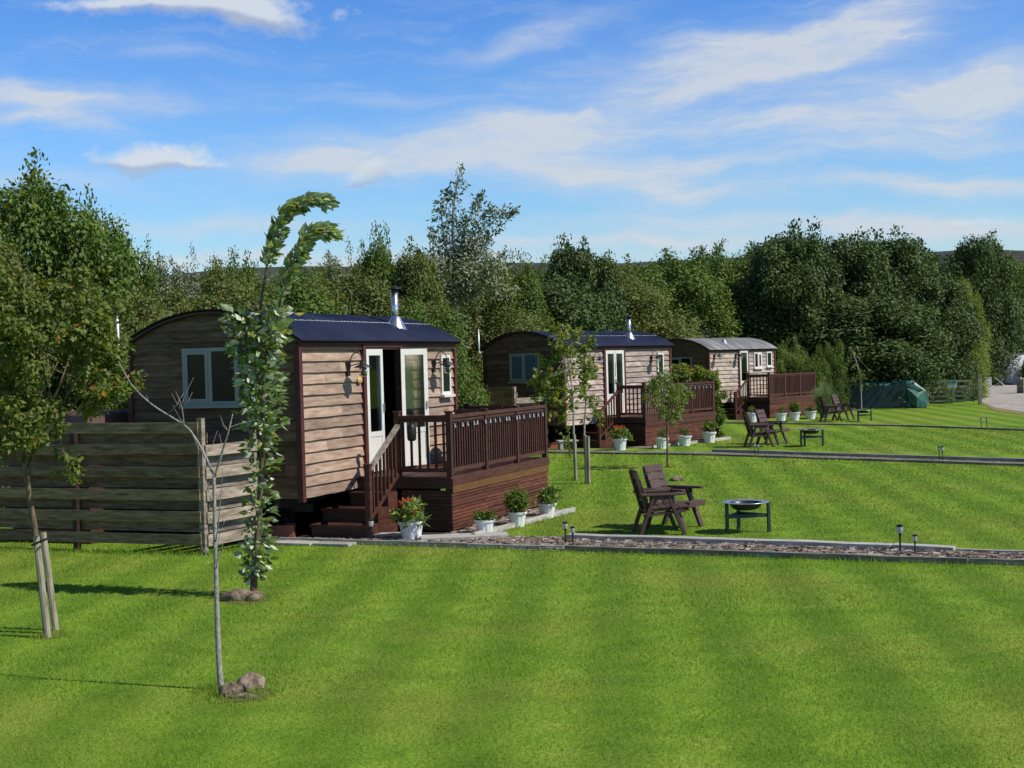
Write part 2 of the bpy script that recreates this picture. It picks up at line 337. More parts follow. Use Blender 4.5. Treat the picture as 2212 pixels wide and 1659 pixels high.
# ------------------------------------------------------------------ ground
def groundmat():
    m, nt, N, L = nodes('lawn_grass')
    tc = N('ShaderNodeTexCoord')
    def nz(scale, det, vec=tc.outputs['Object']):
        n = N('ShaderNodeTexNoise', i_Scale=scale, i_Detail=det); L(vec, n.inputs['Vector']); return n.outputs[0]
    a, b, c_, d = nz(.35, 5), nz(2.2, 6), nz(22, 6), nz(120, 4)
    mp = N('ShaderNodeMapping'); mp.inputs['Rotation'].default_value = (0, 0, rad(4)); L(tc.outputs['Object'], mp.inputs[0])
    wv = N('ShaderNodeTexWave', wave_type='BANDS', bands_direction='X', i_Scale=.31, i_Distortion=.5, i_Detail=2.0); wv.inputs['Detail Scale'].default_value = .6; L(mp.outputs[0], wv.inputs[0])
    col1 = ramp(N, L, b, [(.098, .185, .014), (.14, .24, .02), (.185, .275, .03)], [.3, .5, .72])
    mx = N('ShaderNodeMix', data_type='RGBA'); r = ramp(N, L, a, [(0, 0, 0), (1, 1, 1)], [.48, .72]); L(r, mx.inputs[0]); L(col1, mx.inputs[6]); mx.inputs[7].default_value = (.20, .23, .04, 1)
    mu = N('ShaderNodeMix', data_type='RGBA', blend_type='MULTIPLY'); mu.inputs[0].default_value = 1
    r2 = ramp(N, L, c_, [(.78, .8, .8), (1.12, 1.12, 1.1)], [.35, .68]); L(mx.outputs[2], mu.inputs[6]); L(r2, mu.inputs[7])
    mu3 = N('ShaderNodeMix', data_type='RGBA', blend_type='MULTIPLY'); mu3.inputs[0].default_value = 1
    r4 = ramp(N, L, d, [(.82, .82, .82), (1.12, 1.12, 1.12)], [.35, .65]); L(mu.outputs[2], mu3.inputs[6]); L(r4, mu3.inputs[7])
    mu2 = N('ShaderNodeMix', data_type='RGBA', blend_type='MULTIPLY'); mu2.inputs[0].default_value = 1
    r3 = ramp(N, L, wv.outputs['Fac'], [(.83, .88, .83), (1.24, 1.18, 1.2)], [.15, .85]); L(mu3.outputs[2], mu2.inputs[6]); L(r3, mu2.inputs[7])
    p = N('ShaderNodeBsdfPrincipled', i_Roughness=.85); p.inputs['Specular IOR Level'].default_value = .1; L(mu2.outputs[2], p.inputs['Base Color'])
    bp = N('ShaderNodeBump', i_Strength=.6, i_Distance=.03); L(c_, bp.inputs['Height']); L(bp.outputs[0], p.inputs['Normal'])
    o = N('ShaderNodeOutputMaterial'); L(p.outputs[0], o.inputs[0]); return m
LAWN = groundmat()
g = MB(); g.poly([(-2500, -60, 0), (2500, -60, 0), (2500, 2600, 0), (-2500, 2600, 0)])
go = g.build('lawn', LAWN); tag(go, kind='structure')

# hills: one long moorland ridge
def hills():
    v = []; nx, ny = 120, 10; X0, X1 = -1500, 1700
    rng = random.Random(3); ph = [rng.uniform(0, 6) for _ in range(8)]
    for j in range(ny):
        t = j / (ny - 1)
        for i in range(nx):
            x = X0 + (X1 - X0) * i / (nx - 1)
            hgt = 78 + 5 * sin(x * .004 + ph[0]) + 2.5 * sin(x * .011 + ph[1]) + 1.2 * sin(x * .035 + ph[2]) + .5 * sin(x * .1 + ph[3])
            s = sin(t * pi / 2)
            v.append((x, 650 + 500 * t, -1 + hgt * s + 2 * sin(x * .02 + t * 7) * s * (1 - t)))
    f = [(j * nx + i, j * nx + i + 1, (j + 1) * nx + i + 1, (j + 1) * nx + i) for j in range(ny - 1) for i in range(nx - 1)]
    me = bpy.data.meshes.new('hills'); me.from_pydata(v, [], f); me.polygons.foreach_set('use_smooth', [True] * len(f))
    me.materials.append(mat('hazed_moorland', [(.035, .035, .035), (.06, .058, .052), (.05, .07, .04)], (.01, .01, .01), 1.5, 8, .95, 0, 0, .1, ns2=9))  # moor colours greyed to stand in for distance haze
    o = link('hills', me); tag(o, kind='structure')
hills()

# ------------------------------------------------------------------ gravel strips and edging timbers
def barkchip():
    m, nt, N, L = nodes('bark_and_gravel'); tc = N('ShaderNodeTexCoord')
    vo = N('ShaderNodeTexVoronoi', i_Scale=26.0); L(tc.outputs['Object'], vo.inputs['Vector'])
    c = ramp(N, L, vo.outputs['Color'], [(.05, .037, .028), (.14, .11, .085), (.26, .235, .20), (.45, .43, .39)], [.2, .45, .65, .9])
    p = N('ShaderNodeBsdfPrincipled', i_Roughness=.9); L(c, p.inputs['Base Color'])
    b = N('ShaderNodeBump', i_Strength=1.0, i_Distance=.03); L(vo.outputs['Distance'], b.inputs['Height']); L(b.outputs[0], p.inputs['Normal'])
    o = N('ShaderNodeOutputMaterial'); L(p.outputs[0], o.inputs[0]); return m
CHIP = barkchip()
CHIPP = mat('loose_bark_pieces', [(.06, .043, .030), (.19, .145, .11), (.42, .39, .34)], ns=9, tint=.6)
def chips(mb, inside, n, rng, size=.035):
    for _ in range(n):
        p = inside(rng)
        R = Matrix.Rotation(rng.uniform(0, 6.3), 3, 'Z') @ Matrix.Rotation(rng.uniform(-.5, .5), 3, 'X')
        s = size * rng.uniform(.5, 1.4); mb.tint = rng.random()
        mb.box((p[0], p[1], .012 + s * .2), (s * 1.8, s * .7, s * .35), R)
def strip(poly, name, bits, nbits, size=.035):
    mb = MB(); mb.poly([(p[0], p[1], .006) for p in poly]); o = mb.build(name, CHIP); tag(o, kind='structure')
def sheet_inside(a, b, c, d):
    a, b, c, d = (Vector(q) for q in (a, b, c, d))
    def f(rng):
        s, t = rng.random(), rng.random()
        return (a.lerp(b, s)).lerp(d.lerp(c, s), t)
    return f
rng = random.Random(11)
def Gv(px, py): return Vector(G(px, py))
# site 1: front edge / back edge of the strip, seen as ground points
f1 = [Gv(590, 1171), Gv(1219, 1189), Gv(2092, 1218), Gv(2330, 1226)]
b1 = [Gv(1040, 1159), Gv(1229, 1163), Gv(2062, 1190), Gv(2330, 1199)]
strip([f1[0], f1[3], b1[3], b1[0], S1.P(1.25, 1.7), S1.P(1.25, .9), S1.P(.3, -.2)], 'path', None, 0)
strip([S1.P(1.2, 1.55), S1.P(1.1, 2.3), S1.P(4.9, 2.5), S1.P(5.0, 1.5)], 'path', None, 0)
ch = MB()
chips(ch, sheet_inside(f1[1], f1[3], b1[3], b1[1]), 2600, rng, .045); chips(ch, sheet_inside(f1[0], f1[1], b1[1], S1.P(1.0, .2)), 1700, rng, .045)
chips(ch, sheet_inside(S1.P(1.2, 1.7), S1.P(1.15, 2.25), S1.P(4.8, 2.45), S1.P(4.9, 1.7)), 1300, rng, .05)
o = ch.build('bark_chippings', CHIPP); tag(o, 'brown and grey bark chippings scattered along the nearest path', 'bark chippings', kind='stuff')
def board(name, a, b, h, w, matr, label, cat='edging board', group=None, z0=0.0):
    a = Vector(a); b = Vector(b); a.z = b.z = 0
    d = b - a; n = max(2, int(d.length / .5)); nrm = Vector((-d.y, d.x, 0)).normalized(); rg = random.Random(int(a.x * 100) + int(a.y * 37))
    e = empty('tmp', a, atan2(d.y, d.x)); bpy.data.objects.remove(e)
    mb = MB(); mb.tint = rg.random(); rows = []
    for i in range(n + 1):
        x = d.length * i / n; j = rg.uniform(-.006, .006); k = rg.uniform(-.006, .006)
        rows.append([mb.pt((x, -w / 2 + k, z0)), mb.pt((x, w / 2 + k, z0)), mb.pt((x, w / 2 + k, h + j)), mb.pt((x, -w / 2 + k, h + j))])
    for p, q in zip(rows, rows[1:]):
        for k in range(4): mb.face((p[k], p[(k + 1) % 4], q[(k + 1) % 4], q[k]))
    mb.face(rows[0][::-1]); mb.face(rows[-1])
    o = mb.build(name, matr); o.location = a; o.rotation_euler = (0, 0, atan2(d.y, d.x)); tag(o, label, cat, group)
    return o
EG = 'timber edging along the gravel paths'
board('edging_board', f1[0], Gv(1012, 1183), .07, .05, TIMBER, 'low pale timber edging board in front of the steps of the nearest hut', group=EG)
board('edging_board', Gv(1014, 1183.5), Gv(1218, 1188), .06, .05, TIMBER, 'low timber edging board in front of the potted plants of the nearest deck', group=EG)
board('edging_board', Gv(1221, 1190), Gv(2090, 1219), .075, .07, TIMBER_DK, 'long dark timber edging board along the front of the nearest path', group=EG)
board('edging_board', Gv(2094, 1218), Gv(2340, 1226), .07, .07, TIMBER_DK, 'dark timber edging board cut by the right edge, at the front of the nearest path', group=EG)
board('edging_board', Gv(1229, 1165), Gv(1636, 1177), .075, .2, TIMBER, 'pale grey timber sleeper behind the pair of solar lights nearest the deck', group=EG)
board('edging_board', Gv(1639, 1177), Gv(1926, 1187), .075, .2, TIMBER, 'pale grey timber sleeper in front of the nearest fire pit', group=EG)
board('edging_board', Gv(1930, 1187), Gv(2062, 1192), .07, .2, TIMBER, 'short pale grey timber sleeper behind the right pair of solar lights', group=EG)
board('edging_board', Gv(2066, 1193), Gv(2340, 1202), .05, .06, TIMBER, 'thin timber edging board at the back of the nearest path, cut by the right edge', group=EG)
board('edging_board', Gv(1023, 1163), Gv(1240, 1105), .08, .06, TIMBER, 'pale timber edging board of the planting bed beside the nearest deck', group=EG)
# second and third strips
f2 = [Gv(1181, 979), Gv(1532, 984), Gv(1860, 995), Gv(2330, 1011)]
b2 = [Gv(1181, 972), Gv(1540, 976.5), Gv(1862, 986.5), Gv(2330, 1002)]
strip([f2[0], f2[1], f2[2], f2[3], b2[3], b2[2], b2[1], b2[0]], 'path', None, 0)
strip([S2.P(1.1, 1.5), S2.P(1.0, 2.3), S2.P(5.4, 2.4), S2.P(5.4, 1.4)], 'path', None, 0)
board('edging_board', f2[0], f2[1], .05, .08, TIMBER_DK, 'timber edging board in front of the potted plants of the middle hut', group=EG)
board('edging_board', f2[1], f2[2], .05, .08, TIMBER_DK, 'timber edging board in front of the chairs and fire pit of the middle lawn', group=EG)
board('edging_board', f2[2], f2[3], .055, .08, TIMBER_DK, 'dark timber edging board of the second path, running out past the right edge', group=EG)
board('edging_board', b2[1], b2[3], .08, .08, TIMBER, 'pale timber edging board at the back of the second path', group=EG)
board('edging_board', S2.P(1.1, 2.35), S2.P(5.3, 2.4), .08, .07, TIMBER, 'pale timber edging board of the planting bed beside the middle deck', group=EG)
f3 = [Gv(1551, 914.5), Gv(1728, 917), Gv(1947, 921), Gv(2330, 935)]
b3 = [Gv(1551, 911), Gv(1728, 913.5), Gv(1947, 917), Gv(2330, 930)]
strip([f3[0], f3[1], f3[2], f3[3], b3[3], b3[2], b3[1], b3[0]], 'path', None, 0)
board('edging_board', f3[0], f3[1], .05, .08, TIMBER_DK, 'timber edging board in front of the farthest hut', group=EG)
board('edging_board', f3[1], f3[2], .05, .08, TIMBER_DK, 'timber edging board in front of the farthest chairs', group=EG)
board('edging_board', f3[2], f3[3], .055, .08, TIMBER_DK, 'timber edging board of the farthest path, running out past the right edge', group=EG)
sl_ = MB()
for (x, o_, lx, ly) in ((.12, -.75, .5, .6), (.14, -.12, .52, .6), (.16, .5, .5, .6)): sl_.tint = rng.random(); sl_.box((x, -o_, .02), (lx, ly, .04))
o = sl_.build('paving_slab', SLAB, bevel=.006); o.location = S1.A; o.rotation_euler = (0, 0, S1.rz); tag(o, 'row of pale paving slabs at the foot of the nearest steps', 'paving slabs', kind='structure')
o.name = 'pavement'
mb = MB(); mb.box((0, 0, .03), (1.3, .42, .06)); o = mb.build('paving_slab', SLAB, bevel=.008); o.location = G(1003, 1164); o.rotation_euler = (0, 0, .1)
tag(o, 'pale paving slab lying at the front corner of the nearest deck', 'paving slab')
mb = MB(); mb.box((0, 0, .03), (.55, .32, .06)); o = mb.build('paving_slab', SLAB, bevel=.008); o.location = G(838, 1161); o.rotation_euler = (0, 0, .02)
tag(o, 'pale paving slab beside the pot of orange flowers', 'paving slab')

# ------------------------------------------------------------------ hut
def clad(mb, T, s0, s1, z0, z1, pitch_, rg, openings=(), ztop=None, step=.22, out=.03):
    z = z0
    while z < z1 - .01:
        zt = min(z + pitch_, z1); segs = [(s0, s1)]; mid = (z + zt) / 2
        for (a, b, lo, hi) in openings:
            if lo < mid < hi:
                ns = []
                for (p, q) in segs:
                    if b <= p or a >= q: ns.append((p, q))
                    else:
                        if a > p: ns.append((p, a))
                        if b < q: ns.append((b, q))
                segs = ns
        for (p, q) in segs:
            mb.tint = rg.random(); n = max(1, int((q - p) / step)); pts = []
            for i in range(n + 1):
                s = p + (q - p) * i / n; jz = rg.uniform(-.0045, .0045); jo = rg.uniform(-.004, .004)
                top = zt + .012
                if ztop is not None: top = min(top, ztop(s))
                pts.append((s, z + jz, top, jo))
            # joint somewhere along the run changes the tint
            cut = rg.randint(1, n) if n > 6 else n
            for i in range(n):
                if i == cut: mb.tint = rg.random()
                a, b = pts[i], pts[i + 1]
                if a[2] <= a[1] + .02 and b[2] <= b[1] + .02: continue
                a2 = max(a[2], a[1]); b2 = max(b[2], b[1])
                mb.poly([T(a[0], out + a[3], a[1]), T(b[0], out + b[3], b[1]), T(b[0], .004, b2), T(a[0], .004, a2)])
                mb.poly([T(a[0], -.01, a[1]), T(b[0], -.01, b[1]), T(b[0], out + b[3], b[1]), T(a[0], out + a[3], a[1])])
            a, b = pts[0], pts[-1]
            for e in (a, b):
                if e[2] > e[1]: mb.poly([T(e[0], -.01, e[1]), T(e[0], out + e[3], e[1]), T(e[0], .004, e[2]), T(e[0], -.01, e[2])])
        z += pitch_

def window(parent, T, s0, s1, z0, z1, npane, glass, proud=.05, sill=True, fm=None):
    fm = fm or UPVC
    fr = MB(); t = .055
    def bx(mb, a, b, lo, hi, o0, o1):
        p = [T(x, o, z) for z in (lo, hi) for (x, o) in ((a, o0), (b, o0), (b, o1), (a, o1))]
        ids = [mb.pt(q) for q in p]
        for q in ((3, 2, 1, 0), (4, 5, 6, 7), (0, 1, 5, 4), (1, 2, 6, 5), (2, 3, 7, 6), (3, 0, 4, 7)): mb.face([ids[i] for i in q])
    bx(fr, s0, s1, z1 - t, z1, .0, proud); bx(fr, s0, s1, z0, z0 + t, .0, proud)
    bx(fr, s0, s0 + t, z0 + t, z1 - t, .0, proud); bx(fr, s1 - t, s1, z0 + t, z1 - t, .0, proud)
    for k in range(1, npane):
        s = s0 + (s1 - s0) * k / npane; bx(fr, s - t * .6, s + t * .6, z0 + t, z1 - t, .0, proud + .003)
    if npane > 1:   # an opening sash inside one half
        a, b = (s0 + (s1 - s0) / npane + .035, s1 - t)
        for (p, q, lo, hi) in ((a, b, z1 - t - .04, z1 - t), (a, b, z0 + t, z0 + t + .04), (a, a + .04, z0 + t + .04, z1 - t - .04), (b - .04, b, z0 + t + .04, z1 - t - .04)): bx(fr, p, q, lo, hi, .02, proud + .012)
    o = empty('window'); o.parent = parent
    fr.build('frame', fm, o)
    p = MB(); bx(p, s0 + .01, s1 - .01, z0 + .01, z1 - .01, .01, proud - .014); p.build('pane', glass, o)
    if sill:
        si = MB(); bx(si, s0 - .04, s1 + .04, z0 - .045, z0 - .001, .0, proud + .06); si.build('sill', fm, o)
    return o

def wall_lamp(parent, x, z):
    r = empty('wall_lamp', (x, 0, z)); r.parent = parent; r.scale = (.82, .82, .82)
    m1 = MB(); m1.box((0, -.055, 0), (.09, .05, .26)); m1.tube([(0, -.08, -.02), (0, -.10, .05), (0, -.10, .16)], .02, 8); m1.build('backplate', BLACK, r)
    a = MB(); pts = [(0, -.10 + 0, .06)]
    for k in range(11):
        th = pi - pi * 1.0 * k / 10; pts.append((.02, -.235 + .0 - .135 * cos(th) * 1.0 if False else -.235 - .135 * -cos(th), .12 + .19 * sin(th)))
    a.tube(pts, .011, 6); a.build('arm', BLACK, r)
    s = MB(); s.lathe([(.02, .16), (.035, .12), (.06, .09), (.17, .03), (.17, .022), (.05, .05)], 20, (.02, -.37, 0)); s.build('shade', BLACK, r, True)
    j = MB(); j.lathe([(.035, .05), (.07, .02), (.08, -.04), (.075, -.12), (.05, -.15), (.01, -.155)], 16, (.02, -.37, 0)); j.build('glass_jar', GLASS, r, True)

def hut(S, L_, w, wood, roofm, label, sp, seed):
    rg = random.Random(seed)
    r = empty('shepherd_hut', S.A, S.rz, label=label, cat='hut', group='shepherd huts in a row along the lawn')
    z0, ze, rise = .68, sp.get('ze', 2.98), sp.get('rise', .5)
    half = w / 2 + .13; R = (half * half + rise * rise) / (2 * rise)
    arc = lambda y: ze + rise - R + sqrt(max(0, R * R - (y - w / 2) ** 2)) - .02
    pit = .168
    op = sp['openings']
    side = MB(); clad(side, lambda s, o, z: (s, -o, z), 0, L_, z0, ze - .02, pit, rg, op, None, .22, .042)
    side.build('side_wall', wood, r)
    e1 = MB(); clad(e1, lambda s, o, z: (-o, s, z), 0, w, z0, ze + rise, pit, rg, (), arc, .12, .042); e1.build('end_wall', WOOD_SHADE, r)
    e2 = MB(); clad(e2, lambda s, o, z: (L_ + o, s, z), 0, w, z0, ze + rise, pit, rg, (), arc, .12); e2.build('end_wall', wood, r)
    bk = MB(); clad(bk, lambda s, o, z: (s, w + o, z), 0, L_, z0, ze - .02, pit, rg); bk.build('back_wall', wood, r)
    # inner lining (set in behind the boards), with the doorway left open
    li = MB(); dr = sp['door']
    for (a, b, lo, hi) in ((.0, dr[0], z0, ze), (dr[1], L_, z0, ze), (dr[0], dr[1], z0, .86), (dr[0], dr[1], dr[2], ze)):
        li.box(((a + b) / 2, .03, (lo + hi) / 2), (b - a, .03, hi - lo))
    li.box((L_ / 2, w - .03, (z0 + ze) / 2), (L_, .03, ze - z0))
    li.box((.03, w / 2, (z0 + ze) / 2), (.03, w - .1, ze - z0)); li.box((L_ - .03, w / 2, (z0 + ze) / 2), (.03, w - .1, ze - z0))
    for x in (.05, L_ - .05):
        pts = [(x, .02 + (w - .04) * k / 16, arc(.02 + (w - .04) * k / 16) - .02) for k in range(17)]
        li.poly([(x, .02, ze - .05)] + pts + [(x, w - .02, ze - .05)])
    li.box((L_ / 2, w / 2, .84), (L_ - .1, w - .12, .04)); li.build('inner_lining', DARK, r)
    # corner trims
    for (x, y) in ((-.02, -.02), (L_ + .02, -.02), (-.02, w + .02), (L_ + .02, w + .02)): ct = MB(); ct.tint = rg.random(); ct.box((x, y, (z0 - .05 + ze - .06) / 2), (.09, .09, ze - .01 - z0)); ct.build('corner_trim', TRIMRED, r)
    # dark boards added at the back to stand in for the shade under the hut
    ub = MB(); ub.box((L_ / 2, w - .12, .33), (L_ - .2, .02, .64)); ub.build('underside_shade_board', DARK, r)
    ub = MB(); ub.box((L_ - .12, w / 2 + .1, .33), (.02, w - .3, .64)); ub.build('underside_shade_board', DARK, r)
    # soffit board under the eaves
    for yy in (-.045, w + .045): sf = MB(); sf.box((L_ / 2, yy, ze - .06), (L_ + .05, .03, .11)); sf.build('eave_board', STAIN_DK, r)
    # corrugated roof
    rf = MB(); per = .076; nx = int((L_ + .26) / per * 4); na = 22; ang = math.asin(half / R); grid = []
    for i in range(nx + 1):
        x = -.13 + (L_ + .26) * i / nx; row = []
        for k in range(na + 1):
            a = -ang + 2 * ang * k / na; rr = R + .028 + .011 * sin(2 * pi * x / per) - (.004 if x < 1.9 or x > 3.8 else 0)
            row.append(rf.pt((x, w / 2 + rr * sin(a), ze + rise - R + rr * cos(a))))
        grid.append(row)
    for i in range(nx):
        rf.tint = .5
        for k in range(na): rf.face((grid[i][k], grid[i + 1][k], grid[i + 1][k + 1], grid[i][k + 1]))
    ro = rf.build('roof', roofm, r, True)
    # underside edge: plain thin arc lining closing the roof over the gables
    ul = MB()
    for k in range(na):
        a0, a1 = -ang + 2 * ang * k / na, -ang + 2 * ang * (k + 1) / na; rr = R + .005
        q = [(w / 2 + rr * sin(a), ze + rise - R + rr * cos(a)) for a in (a0, a1)]; q2 = [(w / 2 + (rr - .035) * sin(a), ze + rise - R + (rr - .035) * cos(a)) for a in (a0, a1)]
        for (p, pp) in ((q, 1), (q2, -1)): ul.poly([(-.1, p[0][0], p[0][1]), (L_ + .1, p[0][0], p[0][1]), (L_ + .1, p[1][0], p[1][1]), (-.1, p[1][0], p[1][1])])
        for x in (-.1, L_ + .1): ul.poly([(x, q[0][0], q[0][1]), (x, q[1][0], q[1][1]), (x, q2[1][0], q2[1][1]), (x, q2[0][0], q2[0][1])])
    ul.build('roof_edge', STAIN_DK, r)
    if sp.get('screws', True):
        sw = MB(); a_ = -ang * .6; rr = R + .040; sw.box((L_ / 2, w / 2 + rr * sin(a_), ze + rise - R + rr * cos(a_)), (L_, .004, .004))
        for i in range(int((L_ + .1) / per)):
            x = per * (i + .25) - .0
            if rg.random() < .22: continue
            for a in (-ang * .6,):
                rr = R + .045; sw.box((x, w / 2 + rr * sin(a), ze + rise - R + rr * cos(a)), (.018, .018 + .03 * rg.random(), .012))
        sw.build('screw_row', SCREW, ro)
    # flue
    fx, fy = sp['flue']; fz = arc(fy); fh = sp.get('fh', .62)
    fl = empty('chimney', (fx, fy, fz)); fl.parent = r
    if fh > 0:
        a = MB(); a.tube([(0, 0, 0), (0, 0, fh)], .06, 16); a.tube([(0, 0, fh * .52), (0, 0, fh * .54)], .064, 16); a.build('pipe', STEEL, fl, True)
        b = MB(); b.lathe([(.05, fh + .0), (.055, fh + .05), (.12, fh + .05), (.115, fh + .06), (.02, fh + .115)], 18); b.build('cap', BLACK, fl, True)
    c = MB(); c.lathe([(.075, .20 if fh else .12), (.082, .17 if fh else .1), (.15, .06), (.235, -.055), (.25, -.07)], 20, cap=False); c.M = None; cc = c.build('flashing', STEEL, fl, True); cc.rotation_euler = (rad(-6) * -1, 0, 0)
    # windows
    for (s0, s1, a, b, n, gl) in sp['side_windows']: window(r, lambda s, o, z: (s, -o - .02, z), s0, s1, a, b, n, gl)
    for (s0, s1, a, b, n, gl) in sp['end_windows']: window(r, lambda s, o, z: (-o - .02, s, z), s0, s1, a, b, n, gl, fm=UPVC_SHADE)
    for x in sp['lamps']: wall_lamp(r, x, 2.56)
    # doors
    d0, d1, dt = dr
    jamb = MB()
    for x in (d0 - .035, d1 + .035): jamb.box((x, -.035, (.80 + dt) / 2), (.07, .09, dt - .80))
    jamb.box(((d0 + d1) / 2, -.035, dt + .04), (d1 - d0 + .14, .09, .08)); jamb.build('door_frame', TRIMRED, r)
    lw = (d1 - d0) / 2
    def leaf(hx, ang_, mirror, wd=None):
        lw_ = wd or lw
        e = empty('door', (hx, -.055, .90), ang_); e.parent = r; hgt = dt - .93; sg = -1 if mirror else 1
        fr = MB(); t = .085
        fr.box((sg * t / 2, 0, hgt / 2), (t, .05, hgt)); fr.box((sg * (lw_ - t / 2), 0, hgt / 2), (t, .05, hgt))
        for (lo, hi) in ((0, .08), (.56, .64), (hgt - .1, hgt)): fr.box((sg * lw_ / 2, 0, (lo + hi) / 2), (lw_ - 2 * t, .048, hi - lo))
        fr.build('door_frame', UPVC, e)
        pn_ = MB(); pn_.box((sg * lw_ / 2, 0, .32), (lw_ - 2 * t, .03, .48)); pn_.build('panel', UPVC, e)
        gl = MB(); gl.box((sg * lw_ / 2, 0, (.64 + hgt - .1) / 2), (lw_ - 2 * t, .012, hgt - .74)); gl.build('pane', GLASS, e)
        hd = MB(); hd.box((sg * (lw_ - .04), -.04, 1.02), (.03, .03, .12)); hd.build('handle', STEEL, e)
        return e
    for (hx, an, mir, wd) in sp['leaves']: leaf(hx, an, mir, wd)
    # chassis and wheels
    cs = MB()
    for y in (.45, w - .45): cs.box((L_ / 2, y, .6), (L_ - .1, .1, .14))
    for x in (.7, L_ - .7): cs.box((x, w / 2, .47), (.12, w - .5, .12))
    cs.build('chassis', BLACK, r)
    for x in (.7, L_ - .7):
        for y in (.75, w - .4):
            e = empty('wheel', (x, y, .27)); e.parent = r; e.rotation_euler = (pi / 2, 0, 0)
            tr = MB(); tr.lathe([(.22, -.04), (.27, -.04), (.27, .04), (.22, .04)], 20, cap=False); tr.lathe([(.22, .04), (.22, -.04)], 20, cap=False); tr.build('rim', BLACK, e)
            hb = MB(); hb.tube([(0, 0, -.06), (0, 0, .06)], .05, 10)
            for k in range(8): a = k * pi / 4; hb.bar((cos(a) * .04, sin(a) * .04, 0), (cos(a) * .23, sin(a) * .23, 0), .03, .02)
            hb.build('spokes', BLACK, e)
    pl = MB(); pl.M = Matrix.Translation((0, -.05, 0)) @ Matrix.Rotation(pi / 2, 4, 'X'); pl.lathe([(.075, -.004), (.08, 0), (.07, .015), (.02, .018)], 16, (0, 0, 0))
    po = pl.build('name_plaque', BRASS, r, True); po.location = (sp['plaque'], 0, 2.38); po.scale = (1, 1, .75)
    return r

sp1 = dict(openings=[(1.95, 3.17, .85, 2.93), (4.84, 5.18, 2.10, 2.7)], door=(1.95, 3.17, 2.90), flue=(4.0, .42), side_windows=[(4.80, 5.19, 2.05, 2.76, 1, GLASSD)],
           end_windows=[(1.0, 1.98, 2.08, 2.94, 2, GLASSD)], lamps=[1.42, 4.52], leaves=[(1.97, rad(0), False, .56), (3.19, rad(-22), False, .60)], plaque=1.78)
h1 = hut(S1, 5.4, 2.95, WOOD_SUN, ROOFBLUE, 'nearest shepherd hut, pinkish weathered boards, dark blue curved roof, open white door', sp1, 1)
b = MB(); b.box((-.06, .17, 1.82), (.03, .09, .09)); b.build('outside_tap_cover', UPVC, h1, bevel=.004)
sp2 = dict(openings=[(2.0, 3.0, .85, 2.93)], door=(2.02, 3.0, 2.90), flue=(4.0, .42), side_windows=[(4.85, 5.2, 2.05, 2.76, 1, GLASSD)],
           end_windows=[(.85, 2.0, 2.0, 2.85, 2, CURTAIN)], lamps=[1.42, 4.52], leaves=[(2.04, 0, False, None), (2.98, 0, True, None)], plaque=1.7)
h2 = hut(S2, 5.6, 3.0, WOOD_GREY, ROOFBLUE, 'middle shepherd hut, grey and pink weathered boards, dark blue curved roof, closed double doors', sp2, 2)
sp3 = dict(openings=[(2.15, 2.85, .85, 2.85)], door=(2.2, 2.85, 2.85), flue=(1.9, .5), fh=0, side_windows=[(3.35, 3.95, 2.05, 2.72, 2, GLASSD), (4.35, 4.75, 2.1, 2.74, 1, GLASSD)], ze=2.85,
           end_windows=[(.8, 1.9, 1.95, 2.6, 2, GLASSD)], lamps=[.35, 1.95], leaves=[(2.22, 0, False, .62)], plaque=1.6, screws=False)
h3 = hut(S3, 5.0, 3.0, WOOD_PALE, ROOFGREY, 'farthest shepherd hut, pale boards under a grey galvanised curved roof', sp3, 3)

# television aerials on cranked poles at the back of the huts
def aerial(S, x, y, label, hgt=.66):
    r = empty('television_aerial', S.P(x, -y, 2.92), S.rz, label=label, cat='aerial', group='television aerials behind the huts')
    p = MB(); p.tube([(0, -.16, -.02), (0, -.02, -.05), (0, .03, 0), (0, .05, .08), (0, .05, hgt)], .024, 8); p.build('pole', GALV, r, True)
    a = MB(); a.bar((-.3, .05, hgt + .02), (.35, .05, hgt + .02), .015, .015)
    for k in range(7): a.bar((-.25 + k * .09, -.06, hgt + .02), (-.25 + k * .09, .16, hgt + .02), .006, .006)
    a.build('antenna', BLACK, r)
aerial(S1, .12, 3.25, 'grey cranked aerial pole at the left rear of the nearest hut', .68)
aerial(S2, .1, 3.3, 'white cranked aerial pole at the left rear of the middle hut', .72)
r = empty('television_aerial', S3.P(2.4, -1.6, 3.2), S3.rz + 1.0, label='dark television aerial standing above the grey galvanised roof', cat='aerial', group='television aerials behind the huts')
p = MB(); p.tube([(0, 0, -.1), (0, 0, .5)], .02, 6); p.build('pole', BLACK, r)
a = MB(); a.bar((-.9, 0, .4), (.9, 0, .4), .03, .03)
for k in range(9): a.bar((-.85 + k * .21, 0, .25), (-.85 + k * .21, 0, .56), .018, .018)
a.build('antenna', DKSTEEL, r)

